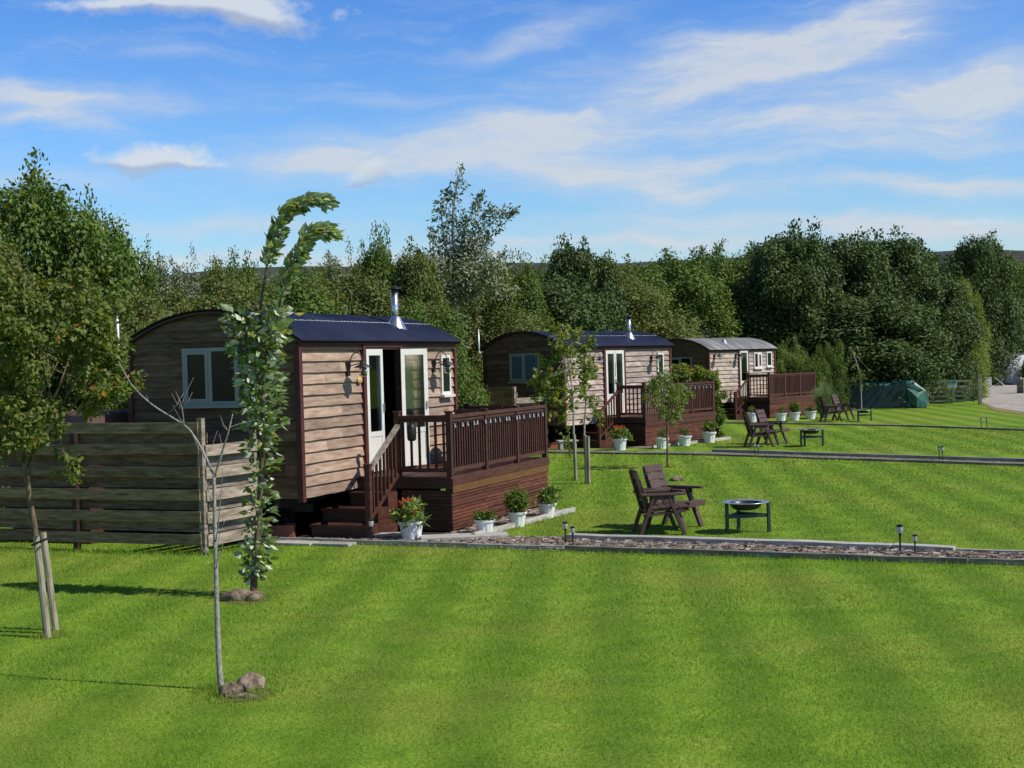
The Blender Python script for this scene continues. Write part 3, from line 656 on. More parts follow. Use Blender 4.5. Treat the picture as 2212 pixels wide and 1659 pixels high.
# ------------------------------------------------------------------ decks
def deck(S, x0, x1, dp, label, so0, seed, panels=3, drape=True, nb=14, sx=1.03):
    rg = random.Random(seed); zt = .86
    r = empty('timber_deck', S.A, S.rz, label=label, cat='deck', group='timber decks beside the huts')
    fl = MB(); n = int(dp / .125)
    for k in range(n):
        fl.tint = rg.random(); y = -.06 - (dp - .06) * (k + .5) / n; fl.box(((x0 + x1) / 2, y, zt - .015), (x1 - x0 + .04, (dp - .06) / n - .006, .03))
    fl.build('deck_boards', STAIN, r)
    fa = MB(); fa.tint = .6; fa.box(((x0 + x1) / 2, -dp - .0, zt - .075), (x1 - x0 + .02, .03, .10)); fa.build('front_fascia', STAIN, r)
    fb = MB(); fb.tint = .6; fb.box(((x0 + x1) / 2, -dp + .006, zt - .19), (x1 - x0 - .02, .024, .12)); fb.build('lower_fascia', OCHRE if S is S1 else STAIN, r)
    for xx in (x0 - .002, x1 + .002): fc = MB(); fc.box((xx, -dp / 2 - .01, zt - .1), (.03, dp - .06, .16)); fc.build('end_fascia', STAIN_DK, r)
    sk = MB(); nsl = 11
    for k in range(nsl):
        z = .03 + (zt - .28) * (k + .5) / nsl; nseg = 3
        for j in range(nseg):
            a = x0 + (x1 - x0) * j / nseg + .004; b = x0 + (x1 - x0) * (j + 1) / nseg - .004
            if j == 1 and rg.random() < .5: a -= .1
            sk.tint = rg.random(); tz = rg.uniform(-.004, .004)
            sk.box(((a + b) / 2, -dp + .02 + rg.uniform(-.003, .003), z + tz), (b - a, .02, (zt - .28) / nsl - .010))
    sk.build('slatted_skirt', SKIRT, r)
    for x in (x0 + .01, x1 - .01):
        se = MB()
        for k in range(nsl):
            z = .03 + (zt - .28) * (k + .5) / nsl; se.tint = rg.random()
            y0, y1 = (so0 + .06, dp - .03) if x < x0 + 1 else (.1, dp - .03)
            se.box((x, -(y0 + y1) / 2, z), (.02, y1 - y0, (zt - .28) / nsl - .008))
        se.box((x + (.012 if x < x0 + 1 else -.012), -(y0 + y1) / 2, .34), (.008, y1 - y0 - .02, .62))
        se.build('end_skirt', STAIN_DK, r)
    fr = MB()
    for x in (x0 + .08, (x0 + x1) / 2, x1 - .08):
        for y in (-.15, -dp + .09): fr.box((x, y, .38), (.08, .08, .76))
    fr.build('support_posts', STAIN_DK, r)
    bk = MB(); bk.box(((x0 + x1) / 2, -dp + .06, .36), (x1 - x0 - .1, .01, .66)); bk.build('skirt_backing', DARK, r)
    ztop = zt + .97
    def post(x, o, h=ztop, z=zt - .05, s=.085, m=None):
        m = m or RAIL
        p = MB(); p.tint = rg.random(); p.box((x, -o, (h + z) / 2), (s, s, h - z)); p.box((x, -o, h + .012), (s + .03, s + .03, .024)); p.build('post', m, r)
    def panel(a, b, nb_):
        e = empty('railing_panel'); e.parent = r; A_, B_ = Vector((a[0], -a[1], 0)), Vector((b[0], -b[1], 0)); d = (B_ - A_).normalized()
        for z, h_, w_, nm_ in ((zt + .925, .05, .085, 'handrail'), (zt + .10, .06, .035, 'bottom_rail')):
            rl = MB(); rl.tint = .6; rl.bar(A_ + d * .043 + Vector((0, 0, z)), B_ - d * .043 + Vector((0, 0, z)), w_, h_)
            if nm_ == 'handrail': rl.bar(A_ + d * .043 + Vector((0, 0, z - .05)), B_ - d * .043 + Vector((0, 0, z - .05)), .035, .06)
            rl.build(nm_, RAIL, e)
        for k in range(nb_):
            q = A_.lerp(B_, (k + .7) / (nb_ + .4)); bm = MB(); bm.tint = rg.random(); bm.box((q.x, q.y, zt + .487), (.033, .033, .714), Matrix.Rotation(atan2(d.y, d.x), 3, 'Z')); bm.build('baluster', RAIL, e)
    xs = [x0 + .05 + (x1 - x0 - .1) * k / panels for k in range(panels + 1)]
    for i, x in enumerate(xs): post(x, dp - .05, ztop + (.02 if i in (0, panels) else 0))
    for a, b in zip(xs, xs[1:]): panel((a, dp - .05), (b, dp - .05), nb)
    post(x0 + .05, so0, ztop + .03); panel((x0 + .05, so0), (x0 + .05, dp - .05), 6)
    post(x1 - .05, .1, ztop); panel((x1 - .05, .1), (x1 - .05, dp - .05), 11)
    # steps leading down towards the near side
    st = empty('steps'); st.parent = r; nst = 3
    for k in range(nst):
        z = zt * (k + 1) / (nst + 1); x = x0 - sx + sx * (k + .5) / nst - .0
        t = MB(); t.tint = rg.random(); o0 = -.28 if z < .6 else .03
        t.box((x + .03, -(o0 + so0) / 2, z - .02), (sx / nst + .06, so0 - o0 - .02, .04)); t.build('tread', STAIN, st)
        q = MB(); q.box((x - sx / nst / 2 + .03, -(o0 + so0) / 2, z / 1 - .04 - (zt / (nst + 1) - .05) / 2), (.02, so0 - o0 - .06, zt / (nst + 1) - .05)); q.build('riser', STAIN_DK, st)
    q = MB(); q.box((x0 - .02, -(.03 + so0) / 2, zt - .14), (.02, so0 - .05, .2)); q.build('riser', STAIN_DK, st)
    sg = MB()
    for k in range(nst): z = zt * (k + 1) / (nst + 1); sg.tint = rg.random(); sg.box((x0 - sx + sx * (k + .5) / nst, -so0 + .01, z / 2), (sx / nst - .004, .03, z - .02))
    sg.build('stringer', STAIN, st)
    nx_ = x0 - sx - .0
    p = MB(); p.box((nx_, -so0 - .04, .56), (.085, .085, 1.12)); p.box((nx_, -so0 - .04, 1.13), (.11, .11, .022)); p.build('newel_post', STAIN, st)
    hr = MB(); hr.tint = .8; hr.bar((nx_ + .03, -so0 - .04, 1.04), (x0 + .01, -so0 - .03, 1.66), .08, .04); hr.build('handrail', TIMBER_DK if S is S1 else RAIL, st); hr = MB(); hr.bar((nx_ + .03, -so0 - .04, .30), (x0 + .0, -so0 - .03, .92), .035, .05); hr.build('bottom_rail', RAIL, st)
    for k in range(7):
        t_ = (k + 1) / 8; bm = MB(); bm.box((nx_ + .03 + (x0 - nx_ - .03) * t_, -so0 - .035, .30 + .62 * t_ + .36), (.034, .034, .74)); bm.build('baluster', STAIN, st)
    return r, zt, xs
for S_, L0 in ((S1, 5.5), (S2, 5.6), (S3, 5.0)):
    mb = MB(); mb.poly([(-.15 if S_ is S1 else .3, .15, .005), (L0, .15, .005), (L0, 3.0, .005), (-.15, 3.0, .005)]); mb.poly([(.5, -1.6, .004), (L0, -1.6, .004), (L0, .15, .004), (.5, .15, .004)]); o = mb.build('ground', SOIL); o.location = S_.A; o.rotation_euler = (0, 0, S_.rz); tag(o, kind='structure')  # dark soil sheet, its tone also standing in for shade under hut and deck
d1, ZT, xs1 = deck(S1, 1.68, 5.85, 1.66, 'nearest timber deck, red brown slatted sides with balustrade and steps', .72, 21)
d2, _, xs2 = deck(S2, 1.7, 5.6, 1.70, 'middle timber deck, red brown balustrade half hidden by a leafy young tree', .72, 22, nb=13)
d3, _, xs3 = deck(S3, 1.75, 5.5, 1.75, 'farthest timber deck, dark balustrade over orange brown slatted side', .72, 23, nb=13)

# strings of little lights hung along the top rails
def string_lights(S, x0, x1, dp, label, seed):
    rg = random.Random(seed); r = empty('string_lights', S.P(x0, dp, 1.7), S.rz, label=label, cat='string lights', group='string lights on the deck railings')
    Lg = x1 - x0; pts = [(Lg * k / 60, .0, .045 * abs(sin(k * .5)) - .04) for k in range(61)]
    c = MB(); c.tube(pts, .004, 4); c.build('cord', BLACK, r)
    n = int(Lg / .22)
    bl = MB()
    for k in range(n):
        x = Lg * (k + .5 + rg.uniform(-.3, .3)) / n; bl.tube([(x, -.005, -.02), (x + rg.uniform(-.02, .02), -.012, -.085)], [.007, .013], 6)
    bl.build('bulbs', GALV, r)
string_lights(S1, 1.75, 5.75, 1.66, 'string of small white lights along the nearest deck rail', 1)
string_lights(S2, 1.8, 5.5, 1.70, 'string of small white lights along the middle deck rail', 2)

# garden furniture on the nearest deck
r = empty('bistro_table', S1.P(4.55, .78, ZT), S1.rz, label='small dark bistro table on the nearest deck behind the balustrade', cat='table')
t = MB(); t.lathe([(.0001, .70), (.34, .70), (.35, .715), (.34, .73), (.0001, .73)], 24, cap=False); t.build('table_top', STAIN_DK, r)
for k in range(3):
    a = 2 * pi * k / 3; t = MB(); t.tube([(.24 * cos(a), .24 * sin(a), 0), (.04 * cos(a + .5), .04 * sin(a + .5), .4), (.2 * cos(a), .2 * sin(a), .7)], .013, 6); t.build('leg', BLACK, r)
def bistro_chair(x, o, rz, label):
    r = empty('bistro_chair', S1.P(x, o, ZT), S1.rz + rz, label=label, cat='chair', group='dark chairs on the nearest deck')
    s = MB(); s.box((0, 0, .45), (.42, .42, .045)); s.build('seat', STAIN_DK, r, bevel=.01)
    b_ = MB()
    for k in range(5): b_.box((-.2, -.16 + .08 * k, .72), (.018, .05, .42))
    b_.box((-.2, 0, .94), (.03, .42, .05)); b_.build('backrest', STAIN_DK, r)
    for a in (-1, 1):
        for c in (-1, 1): l_ = MB(); l_.tube([(.19 * a, .19 * c, 0), (.18 * a, .18 * c, .44)], .014, 6); l_.build('leg', BLACK, r)
bistro_chair(3.95, .95, .2, 'dark bistro chair on the nearest deck, left of the table'); bistro_chair(5.2, .75, pi - .1, 'dark bistro chair on the nearest deck, right of the table')
# lantern hanging on the rail by the steps
mb = MB(); mb.lathe([(.05, 0), (.07, .03), (.075, .2), (.05, .25), (.02, .28)], 12); mb.tube([(-.05, 0, .24), (0, 0, .36), (.05, 0, .24)], .006, 5)
o = mb.build('bucket', BLACK, smooth=True); o.location = S1.P(1.66, 1.0, 1.42); tag(o, 'small black bucket hanging on the nearest deck rail by the open door', 'bucket')

# ------------------------------------------------------------------ fences
def hitmiss_fence(S, cx, co, flen, slen_to, label, seed, h=1.9, stumps=0):
    rg = random.Random(seed)
    r = empty('board_fence', S.P(cx, co), S.rz, label=label, cat='fence', group='hit and miss board fences beside the huts')
    pts = []
    post = MB(); post.box((0, 0, (h + .03) / 2), (.085, .085, h + .03)); post.build('post', WOOD_FENCE, r)
    for k in range(1, int(flen / 2.0) + 1): p = MB(); p.tint = rg.random(); p.box((.025, k * 2.0 + .25, h / 2 - .05), (.08, .08, h - .1)); p.build('post', STAIN_DK, r)
    f = MB(); rows = 6
    for k in range(rows):
        z = .22 + .317 * k
        for a in np.arange(0, flen, 3.0):
            b_ = min(a + 3.0, flen); f.tint = rg.random(); j = rg.uniform(-.01, .01)
            f.bar((-.055, a + .01, z + j), (-.055, b_ - .004, z + rg.uniform(-.01, .01)), .02, .155)
    f.build('front_boards', FENCE_SHADE, r)
    f = MB()
    for k in range(rows):
        z = .22 + .317 * k + .155
        if z > h: continue
        f.tint = rg.random(); f.bar((.105, -.03, z), (.105, flen, z + rg.uniform(-.012, .012)), .02, .15)
    f.build('back_boards', FENCE_SHADE, r)
    # short side return towards the hut
    ex, eo = slen_to; dx, dy = ex - cx, -(eo - co); dl = sqrt(dx * dx + dy * dy); d = Vector((dx, dy, 0)).normalized(); nrm = Vector((d.y, -d.x, 0))
    f = MB()
    for k in range(5):
        z = .20 + .317 * k; f.tint = .6 + .4 * rg.random(); f.bar(d * .02 + nrm * .055 + Vector((0, 0, z)), d * dl + nrm * .055 + Vector((0, 0, z + .01)), .02, .16)
    f.build('side_boards', WOOD_FENCE, r)
    f = MB()
    for k in range(4):
        z = .36 + .317 * k; f.tint = .3 * rg.random() + .3; f.bar(d * .02 - nrm * .05 + Vector((0, 0, z)), d * dl - nrm * .05 + Vector((0, 0, z)), .02, .15)
    f.build('side_boards', WOOD_FENCE, r)
    p = MB(); p.box(d * (dl - .05) + Vector((0, 0, .85)), (.08, .08, 1.7)); p.build('post', WOOD_FENCE, r)
c1 = S1.loc(G(442, 1198))
hitmiss_fence(S1, c1[0], c1[1], 6.0, (-.08, -.72), 'nearest horizontal board fence in shade beside the nearest hut', 31)
hitmiss_fence(S2, -1.25, -.85, 6.2, (-.08, -.6), 'horizontal board fence between the nearest deck and the middle hut', 32, h=1.85)
# brown lidded box behind the near fence
r = empty('hot_tub', S1.P(.2, -4.15), S1.rz, label='brown lidded wooden tub behind the nearest board fence', cat='hot tub')
mb = MB(); mb.box((0, 0, .85), (1.5, 1.5, 1.7)); mb.build('tub_body', STAIN, r); mb = MB(); mb.box((0, 0, 1.86), (1.62, 1.62, .27), taper=.03); mb.build('lid', mat('purple_brown_cover', [(.09, .05, .05), (.14, .085, .08)], ns=3, rough=.6), r, bevel=.03)

# terracotta troughs
def trough(p, rz, label, sc_=(1, 1, 1), mt=TERRA):
    r = empty('planter_trough', p, rz, label=label, cat='planter')
    mb = MB()
    for (x, y, dx, dy) in ((0, -.15, .7, .03), (0, .15, .7, .03), (-.335, 0, .03, .27), (.335, 0, .03, .27)): mb.box((x, y, .13), (dx, dy, .26))
    mb.box((0, 0, .02), (.66, .28, .04)); mb.box((0, -.17, .245), (.74, .025, .035)); o = mb.build('trough', mt, r, bevel=.005)
    s = MB(); s.box((0, 0, .2), (.63, .26, .04)); s.build('soil', SOIL, r); r.scale = sc_
trough(G(600, 1164), .05, 'terracotta trough planter on the ground by the nearest hut, left of the steps', (.75, 1, .85))
trough(G(1196, 969), .3, 'terracotta trough planter under the near end of the middle hut', (.7, 1, .7), TERRA)
mb = MB(); mb.box((0, 0, .11), (.1, .3, .22)); mb.box((.4, 0, .11), (.1, .3, .22)); mb.box((.2, 0, .245), (.6, .36, .05)); o = mb.build('concrete_support', SLAB, bevel=.01); o.location = G(1211, 971); o.rotation_euler = (0, 0, .2)
tag(o, 'pale concrete block support under the near corner of the middle hut', 'block')

# ------------------------------------------------------------------ foliage
def leaf_mesh(name, P_, dirs, nrm, ln, wd, tint, matr, fold=.25):
    """P_ (n,3) leaf bases; dirs along the leaf; nrm leaf normal."""
    n = len(P_); side = np.cross(nrm, dirs); side /= np.linalg.norm(side, axis=1)[:, None] + 1e-9
    ln = np.broadcast_to(ln, (n,))[:, None]; wd = np.broadcast_to(wd, (n,))[:, None]
    up = np.cross(dirs, side)
    mid = P_ + dirs * ln * .45
    V = np.stack([P_, mid + side * wd / 2 - up * wd * fold, P_ + dirs * ln - up * ln * .12, mid - side * wd / 2 - up * wd * fold], 1).reshape(-1, 3)
    me = bpy.data.meshes.new(name); me.vertices.add(4 * n); me.vertices.foreach_set('co', V.astype(np.float32).ravel())
    # two triangles sharing the mid rib
    idx = (np.arange(n) * 4)[:, None] + np.array([[0, 1, 2, 0, 2, 3]]); idx = idx.ravel()
    me.loops.add(len(idx)); me.loops.foreach_set('vertex_index', idx.astype(np.int32))
    me.polygons.add(2 * n); me.polygons.foreach_set('loop_start', (np.arange(2 * n) * 3).astype(np.int32))
    try: me.polygons.foreach_set('loop_total', np.full(2 * n, 3, np.int32))
    except Exception: pass
    at = me.attributes.new('tint', 'FLOAT', 'FACE'); at.data.foreach_set('value', np.repeat(tint, 2).astype(np.float32))
    me.update(calc_edges=True); me.validate(); me.materials.append(matr)
    return me
def unit(a): return a / (np.linalg.norm(a, axis=-1, keepdims=True) + 1e-9)
def rand_dirs(R, n): return unit(R.normal(size=(n, 3)))

def crown(R, clumps, per, ln, wd, matr, shoots=None, droop=.3, name='crown', upright=0.0):
    """clumps: list of (centre, radius xyz); leaves lie mostly in the outer shell of each clump, facing out"""
    PP, DD, NN, TT = [], [], [], []
    for c, rr, k in clumps:
        n = int(per * k); d = rand_dirs(R, n); rad_ = R.uniform(.35, 1.0, n) ** .6 * (1 + .18 * R.normal(size=n))
        p = np.array(c) + d * rad_[:, None] * np.array(rr)
        nrm = unit(d * .6 + R.normal(size=(n, 3)) * .55 + np.array([0, 0, .5]))
        dr = unit(np.cross(nrm, rand_dirs(R, n)) + np.array([0, 0, -droop]) + d * .3 + np.array([0, 0, upright]))
        PP.append(p); DD.append(dr); NN.append(nrm); base = R.uniform(0, .35); TT.append(np.clip(base + R.uniform(0, .75, n), 0, 1))
    if shoots:
        for a, b, k, spread in shoots:
            a, b = np.array(a, float), np.array(b, float); t = R.random(k); p = a + (b - a) * t[:, None] + R.normal(size=(k, 3)) * (spread * (1 - .6 * t))[:, None]
            d = unit((b - a)[None] * .8 / np.linalg.norm(b - a) + R.normal(size=(k, 3)) * .7); nrm = unit(rand_dirs(R, k) + np.array([0, 0, .4]))
            PP.append(p); DD.append(d); NN.append(nrm); TT.append(R.random(k))
    P_, Dd, Nn, T = (np.concatenate(x) for x in (PP, DD, NN, TT))
    n = len(P_); s = R.uniform(.65, 1.25, n)
    return leaf_mesh(name, P_, Dd, Nn, ln * s, wd * s, T, matr)

def tree_variant(seed, h, w, matr, leaf=.11, nclump=70, per=330, shape='round', bark=BARK, base=.12, spiky=18):
    R = np.random.RandomState(seed); clumps = []; shoots = []; limbs = []
    for i in range(nclump):
        t = R.random() ** .85; z = h * (base + (1 - base) * t * .93)
        if shape == 'round': prof = (max(.0, 1 - (abs(t - .42) / .62) ** 2.3)) ** .5
        elif shape == 'cone': prof = (1 - t) ** .7 * .95 + .08
        elif shape == 'column': prof = max(.15, 1 - abs(t - .35) * 1.0) * .9
        else: prof = 1 - t * .7
        a = R.uniform(0, 2 * pi); q = R.uniform(.25, 1) ** .55 * prof * w / 2
        c = (q * cos(a), q * sin(a), z); cs = w * R.uniform(.10, .19) * (1.15 - .5 * t)
        clumps.append((c, (cs, cs, cs * R.uniform(.65, 1.2)), cs * cs / (w * .12) ** 2))
        limbs.append(c)
    for i in range(spiky):
        j = R.randint(len(clumps)); c = clumps[j][0]
        if c[2] < h * .5: continue
        L0 = R.uniform(.05, .13) * h; b = (c[0] + R.normal() * .25 + .2 * L0, c[1] + R.normal() * .2, min(c[2] + L0 + .08 * h, h * 1.04)); shoots.append((c, b, 110, .24 * w / 5))
    lm = crown(R, clumps, per, leaf, leaf * .6, matr, shoots)
    tb = MB(); tr = h * .018 + .03; tp = []
    for k in range(7): tp.append((.06 * h * (R.random() - .5) * k / 7, .06 * h * (R.random() - .5) * k / 7, h * .9 * k / 6))
    tb.tube(tp, [tr * (1 - .85 * k / 6) for k in range(7)], 7)
    for c in limbs[::3]:
        zz = max(.1 * h, c[2] - .25 * h); k = min(5, int(zz / (h * .9) * 6)); s = Vector(tp[k]).lerp(Vector(tp[k + 1]), .5); e = Vector(c); md = s.lerp(e, .5) + Vector((0, 0, -.04 * h)); tb.tube([s, md, e], [tr * .35, tr * .22, tr * .06], 5)
    to = tb.build('trunk', bark, None, True); tm = to.data; bpy.data.objects.remove(to)
    return tm, lm
V = {}
V['dark'] = tree_variant(101, 8, 6.5, L_DARK, .19, 110, 420, spiky=8)
V['dark2'] = tree_variant(102, 8, 6, L_DARK, .18, 110, 420, 'round', spiky=14)
V['mid'] = tree_variant(103, 8, 6, L_MID, .16, 110, 470, spiky=8)
V['mid2'] = tree_variant(104, 8, 5.5, L_MID, .15, 105, 470, 'column', base=.03, spiky=10)
V['olive'] = tree_variant(105, 8, 6, L_OLIVE, .14, 120, 520, base=.02, spiky=8)
V['olive2'] = tree_variant(106, 8, 5, L_OLIVE, .14, 95, 520, 'column', base=.02, spiky=10)
V['willow'] = tree_variant(107, 8, 6, L_WILLOW, .16, 110, 430, base=.02, spiky=6)
V['silver'] = tree_variant(108, 8, 4.4, L_SILVER, .13, 75, 300, 'column', base=.05, spiky=14)
V['shrub'] = tree_variant(109, 3, 3, L_GLOSSY, .09, 40, 260, base=.03, spiky=12)
V['shrubd'] = tree_variant(110, 3, 3, L_MID, .09, 40, 260, base=.03, spiky=12)
def place(kind, px, top, Y, wpx, label, name='tree', cat='tree', group='trees and bushes behind the huts', rz=None, base_z=0, seed=[0]):
    seed[0] += 1; tm, lm = V[kind]; h0 = 3 if kind.startswith('shrub') else 8
    w0 = {'dark': 6.5, 'dark2': 6, 'mid': 6, 'mid2': 5.5, 'olive': 6, 'olive2': 5, 'willow': 6, 'silver': 4.4, 'shrub': 3, 'shrubd': 3}[kind]
    p = D(px, top, Y); hgt = p[2] - base_z; s = hgt / h0; ws = wpx / F * Y / w0
    X = p[0] - .028 * hgt * 0
    r = empty(name, (p[0], Y, base_z), (seed[0] * 1.7) % 6.28 if rz is None else rz, label=label, cat=cat, group=group); r.scale = (ws, ws, s)
    link('trunk', tm, r); link('crown', lm, r)
    return r
T = place
# row behind the huts, left to right (the wall of foliage climbs away to the right)
T('mid', 60, 372, 29, 430, 'tallest tree at the far left, dense dark green crown above the board fence')
T('olive', -60, 480, 27, 300, 'tree cut by the left edge, behind the dense tall one')
T('mid', 205, 440, 31, 260, 'dense green tree whose right edge meets the sky at the far left')
T('olive', 270, 640, 27.5, 320, 'low olive green bush rising just left of the nearest hut')
T('silver', 335, 535, 34, 150, 'pale silvery tree with sky showing through, left of the nearest hut roof')
T('silver', 400, 548, 36, 130, 'thin pale tree just right of the silvery one, above the nearest hut roof')
T('olive', 440, 600, 34, 330, 'olive green tree behind the left half of the nearest hut')
T('mid2', 512, 560, 38, 170, 'small pointed tree behind the curled tree tops')
T('mid', 600, 605, 36, 330, 'round green tree behind the curled tree, above the nearest roof')
T('silver', 735, 535, 40, 130, 'pale narrow tree right of the curled tree tops')
T('mid2', 812, 508, 42, 170, 'pointed tree just left of the nearest hut chimney')
T('olive', 760, 590, 38, 330, 'broad olive tree behind the middle of the nearest roof')
T('olive2', 900, 535, 42, 200, 'olive tree just right of the nearest hut chimney')
T('olive', 1000, 585, 49, 330, 'bushy olive tree beneath the tall leaning silvery tree')
T('mid', 915, 640, 36, 210, 'green bush behind the far end of the nearest hut')
T('mid2', 1128, 560, 53, 150, 'small pointed green tree left of the middle hut roof')
T('dark', 1160, 610, 55, 330, 'dark round tree behind the left end of the middle hut')
T('dark2', 1245, 530, 57, 200, 'dark tree with pale tips above the middle hut')
T('olive', 1330, 590, 60, 330, 'olive tree behind the middle hut chimney')
T('mid', 1420, 560, 66, 320, 'bright green round tree right of the middle hut chimney')
T('mid2', 1535, 545, 70, 200, 'green tree above the gap between the middle and farthest huts')
T('willow', 1480, 640, 66, 230, 'light green bush above the right end of the middle hut roof')
T('mid', 1610, 545, 73, 260, 'green tree above the farthest hut')
T('dark2', 1705, 500, 68, 240, 'tall dark tree with silvery tips above the farthest deck')
T('dark', 1815, 515, 70, 260, 'tall dark tree above the left end of the green tarpaulin')
T('dark2', 1925, 512, 72, 260, 'tall dark rounded tree above the middle of the green tarpaulin')
T('dark', 1700, 640, 69, 300, 'lower dark tree in deep shade behind the farthest deck')
T('dark', 1860, 640, 67, 330, 'lower dark tree in deep shade right behind the green tarpaulin')
T('dark2', 1985, 590, 70, 220, 'dark tree above the field gate')
T('willow', 2062, 600, 74, 130, 'pale yellow green willow like tree to the right of the field gate')
T('willow', 2060, 690, 72, 130, 'pale green hanging lower tree by the field gate post')
T('dark', 2110, 512, 100, 160, 'dark tree far behind the willow like tree, highest at the right')
T('mid', 2200, 560, 122, 200, 'green tree at the far right edge, beyond the drive')
T('dark2', 2060, 565, 112, 230, 'far dark tree on the slope between the tall dark trees and the right edge')
T('dark', 2190, 640, 119, 190, 'dark tree in shade behind the parked car and awning')
T('dark', 2290, 560, 126, 260, 'dark tree beyond the right edge of the drive')
T('mid', 2150, 545, 118, 170, 'green tree filling the skyline gap near the right edge')
T('mid', 1990, 610, 95, 240, 'mid green tree seen in the gap behind the gate')
for i, (px_, tp_, Y_, k_, wd__, lb_) in enumerate(((500, 578, 52, 'olive', 260, 'olive tree low on the skyline left of the curled tree'), (655, 572, 54, 'mid', 250, 'green tree low on the skyline right behind the curled tree'), (705, 566, 56, 'olive2', 200, 'olive tree on the skyline between the curled tree and the pointed tree'),
        (860, 560, 56, 'mid', 240, 'green tree filling the skyline just left of the chimney top'), (1075, 568, 60, 'olive2', 200, 'olive tree on the skyline under the right limbs of the silvery tree'), (1190, 572, 62, 'mid', 190, 'low skyline tree left of the dark pale tipped tree'),
        (1310, 562, 72, 'mid', 220, 'skyline tree behind the middle hut chimney'), (1375, 566, 74, 'olive2', 210, 'olive skyline tree right of the middle hut chimney'), (1480, 552, 80, 'dark2', 230, 'dark skyline tree behind the bright green round tree'), (1570, 538, 82, 'mid', 220, 'skyline tree left of the farthest hut flue'), (1655, 540, 84, 'dark', 220, 'dark skyline tree above the right end of the farthest hut roof'))):
    T(k_, px_, tp_, Y_, wd__, lb_)
# the tall silvery tree with leaning limbs
def tall_silver():
    Y = 44; R = np.random.RandomState(5)
    r = empty('tree', D(990, 787, Y)[:2] + (0,), label='tall silvery tree with limbs leaning right in the wind, right of the chimney', cat='tree', group='trees and bushes behind the huts')
    o = Vector(r.location)
    def q(px, py, dy=0): p = D(px, py, Y); return (p[0] - o.x, dy, p[2])
    limbs = [[(985, 780), (985, 600), (978, 500), (980, 440), (995, 362)], [(985, 640), (1010, 560), (1040, 500), (1085, 462), (1112, 458)], [(985, 620), (1010, 540), (1035, 480), (1062, 452)], [(985, 600), (1000, 500), (1020, 455), (1042, 420)],
             [(985, 620), (960, 520), (952, 460), (965, 412)], [(985, 640), (940, 560), (932, 500)], [(985, 640), (920, 570), (895, 535)], [(985, 640), (1050, 590), (1092, 545)], [(985, 640), (1020, 580), (1045, 540), (1055, 505)], [(985, 620), (1000, 560), (1005, 480)]]
    tb = MB(); cl = []; sh = []
    for i, l_ in enumerate(limbs):
        dy = (R.random() - .5) * 1.6 if i else 0; pts = [Vector(q(x, y, dy * k / len(l_))) for k, (x, y) in enumerate(l_)]
        tb.tube(pts, [(.09 if i == 0 else .04) * (1 - .85 * k / (len(pts) - 1)) for k in range(len(pts))], 6)
        for k in range(1, len(pts)):
            a, b = pts[k - 1], pts[k]; n = max(2, int((b - a).length / .3))
            for j in range(n):
                c = a.lerp(b, (j + .5) / n) + Vector(R.normal(size=3) * .1); cs = (.34 if k < len(pts) - 1 else .24 * (1.1 - j / n)) * R.uniform(.7, 1.2)
                cl.append((tuple(c), (cs, cs, cs * 1.1), cs * cs * 9))
        sh.append((tuple(pts[-2]), tuple(pts[-1] + (pts[-1] - pts[-2]) * .1), 110, .12))
    for i in range(26): x, y = R.uniform(900, 1090), R.uniform(560, 640); p = q(x, y, R.uniform(-1, 1)); cl.append((p, (.45, .45, .4), 1.5))
    tb.build('trunk', BARKGREY, r, True); link('crown', crown(R, cl, 95, .13, .06, L_SILVER, sh), r)
tall_silver()
# low bushes and plants
SG = 'low bushes and plants around the far decks'
T('shrub', 1706, 735, 63, 90, 'tall leafy light green bush behind the left half of the farthest deck', 'bush', 'bush', SG)
T('shrubd', 1792, 728, 62.5, 75, 'green bush above the tuft of pampas grass', 'bush', 'bush', SG)
T('shrubd', 1750, 762, 61.5, 90, 'darker bush behind the right half of the farthest deck', 'bush', 'bush', SG)
T('shrub', 1932, 780, 68, 120, 'low light green bush behind the top of the tarpaulin', 'bush', 'bush', SG)
T('shrubd', 1890, 785, 67.5, 80, 'low bush behind the left part of the tarpaulin', 'bush', 'bush', SG)
T('shrub', 2030, 815, 67.5, 60, 'small bush between the tarpaulin and the field gate', 'bush', 'bush', SG)
T('shrub', 2062, 815, 69, 80, 'tangled bush behind the bars of the field gate', 'bush', 'bush', SG)
T('shrubd', 1022, 820, 36, 70, 'low bush behind the fence between the near and middle huts', 'bush', 'bush', SG)
T('shrub', 2153, 803, 96, 22, 'small light green bush left of the grey awning', 'bush', 'bush', SG)
def bush_px(label, Y, blobs_, ln, matr, per=260, seed=1, name='bush', cat='bush', group=SG, upright=0, stems=True):
    R = np.random.RandomState(seed); cx_ = sum(b_[0] for b_ in blobs_) / len(blobs_); base = D(cx_, 780, Y)
    r = empty(name, (base[0], Y, 0), label=label, cat=cat, group=group); cl = []; tb = MB()
    for (px, py, rp) in blobs_:
        p = D(px, py, Y); rr = rp / F * Y; dy = R.uniform(-.5, .5) * rr * 1.5
        for _ in range(5):
            o_ = R.normal(size=3) * rr * .45; c = (p[0] - base[0] + o_[0], dy + o_[1], max(.05, p[2] + o_[2])); cl.append((c, (rr * .6,) * 3, rr * rr * 9))
        tb.tube([(R.normal() * .05, R.normal() * .05, 0), ((p[0] - base[0]) * .5, dy * .5, p[2] * .6), (p[0] - base[0], dy, p[2])], [.02, .014, .006], 5)
    tb.build('stems', BARK, r, True); link('foliage', crown(R, cl, per, ln, ln * .4, matr, None, .2, 'foliage', upright), r); return r
Yh = S2.P(5.9, .9).y
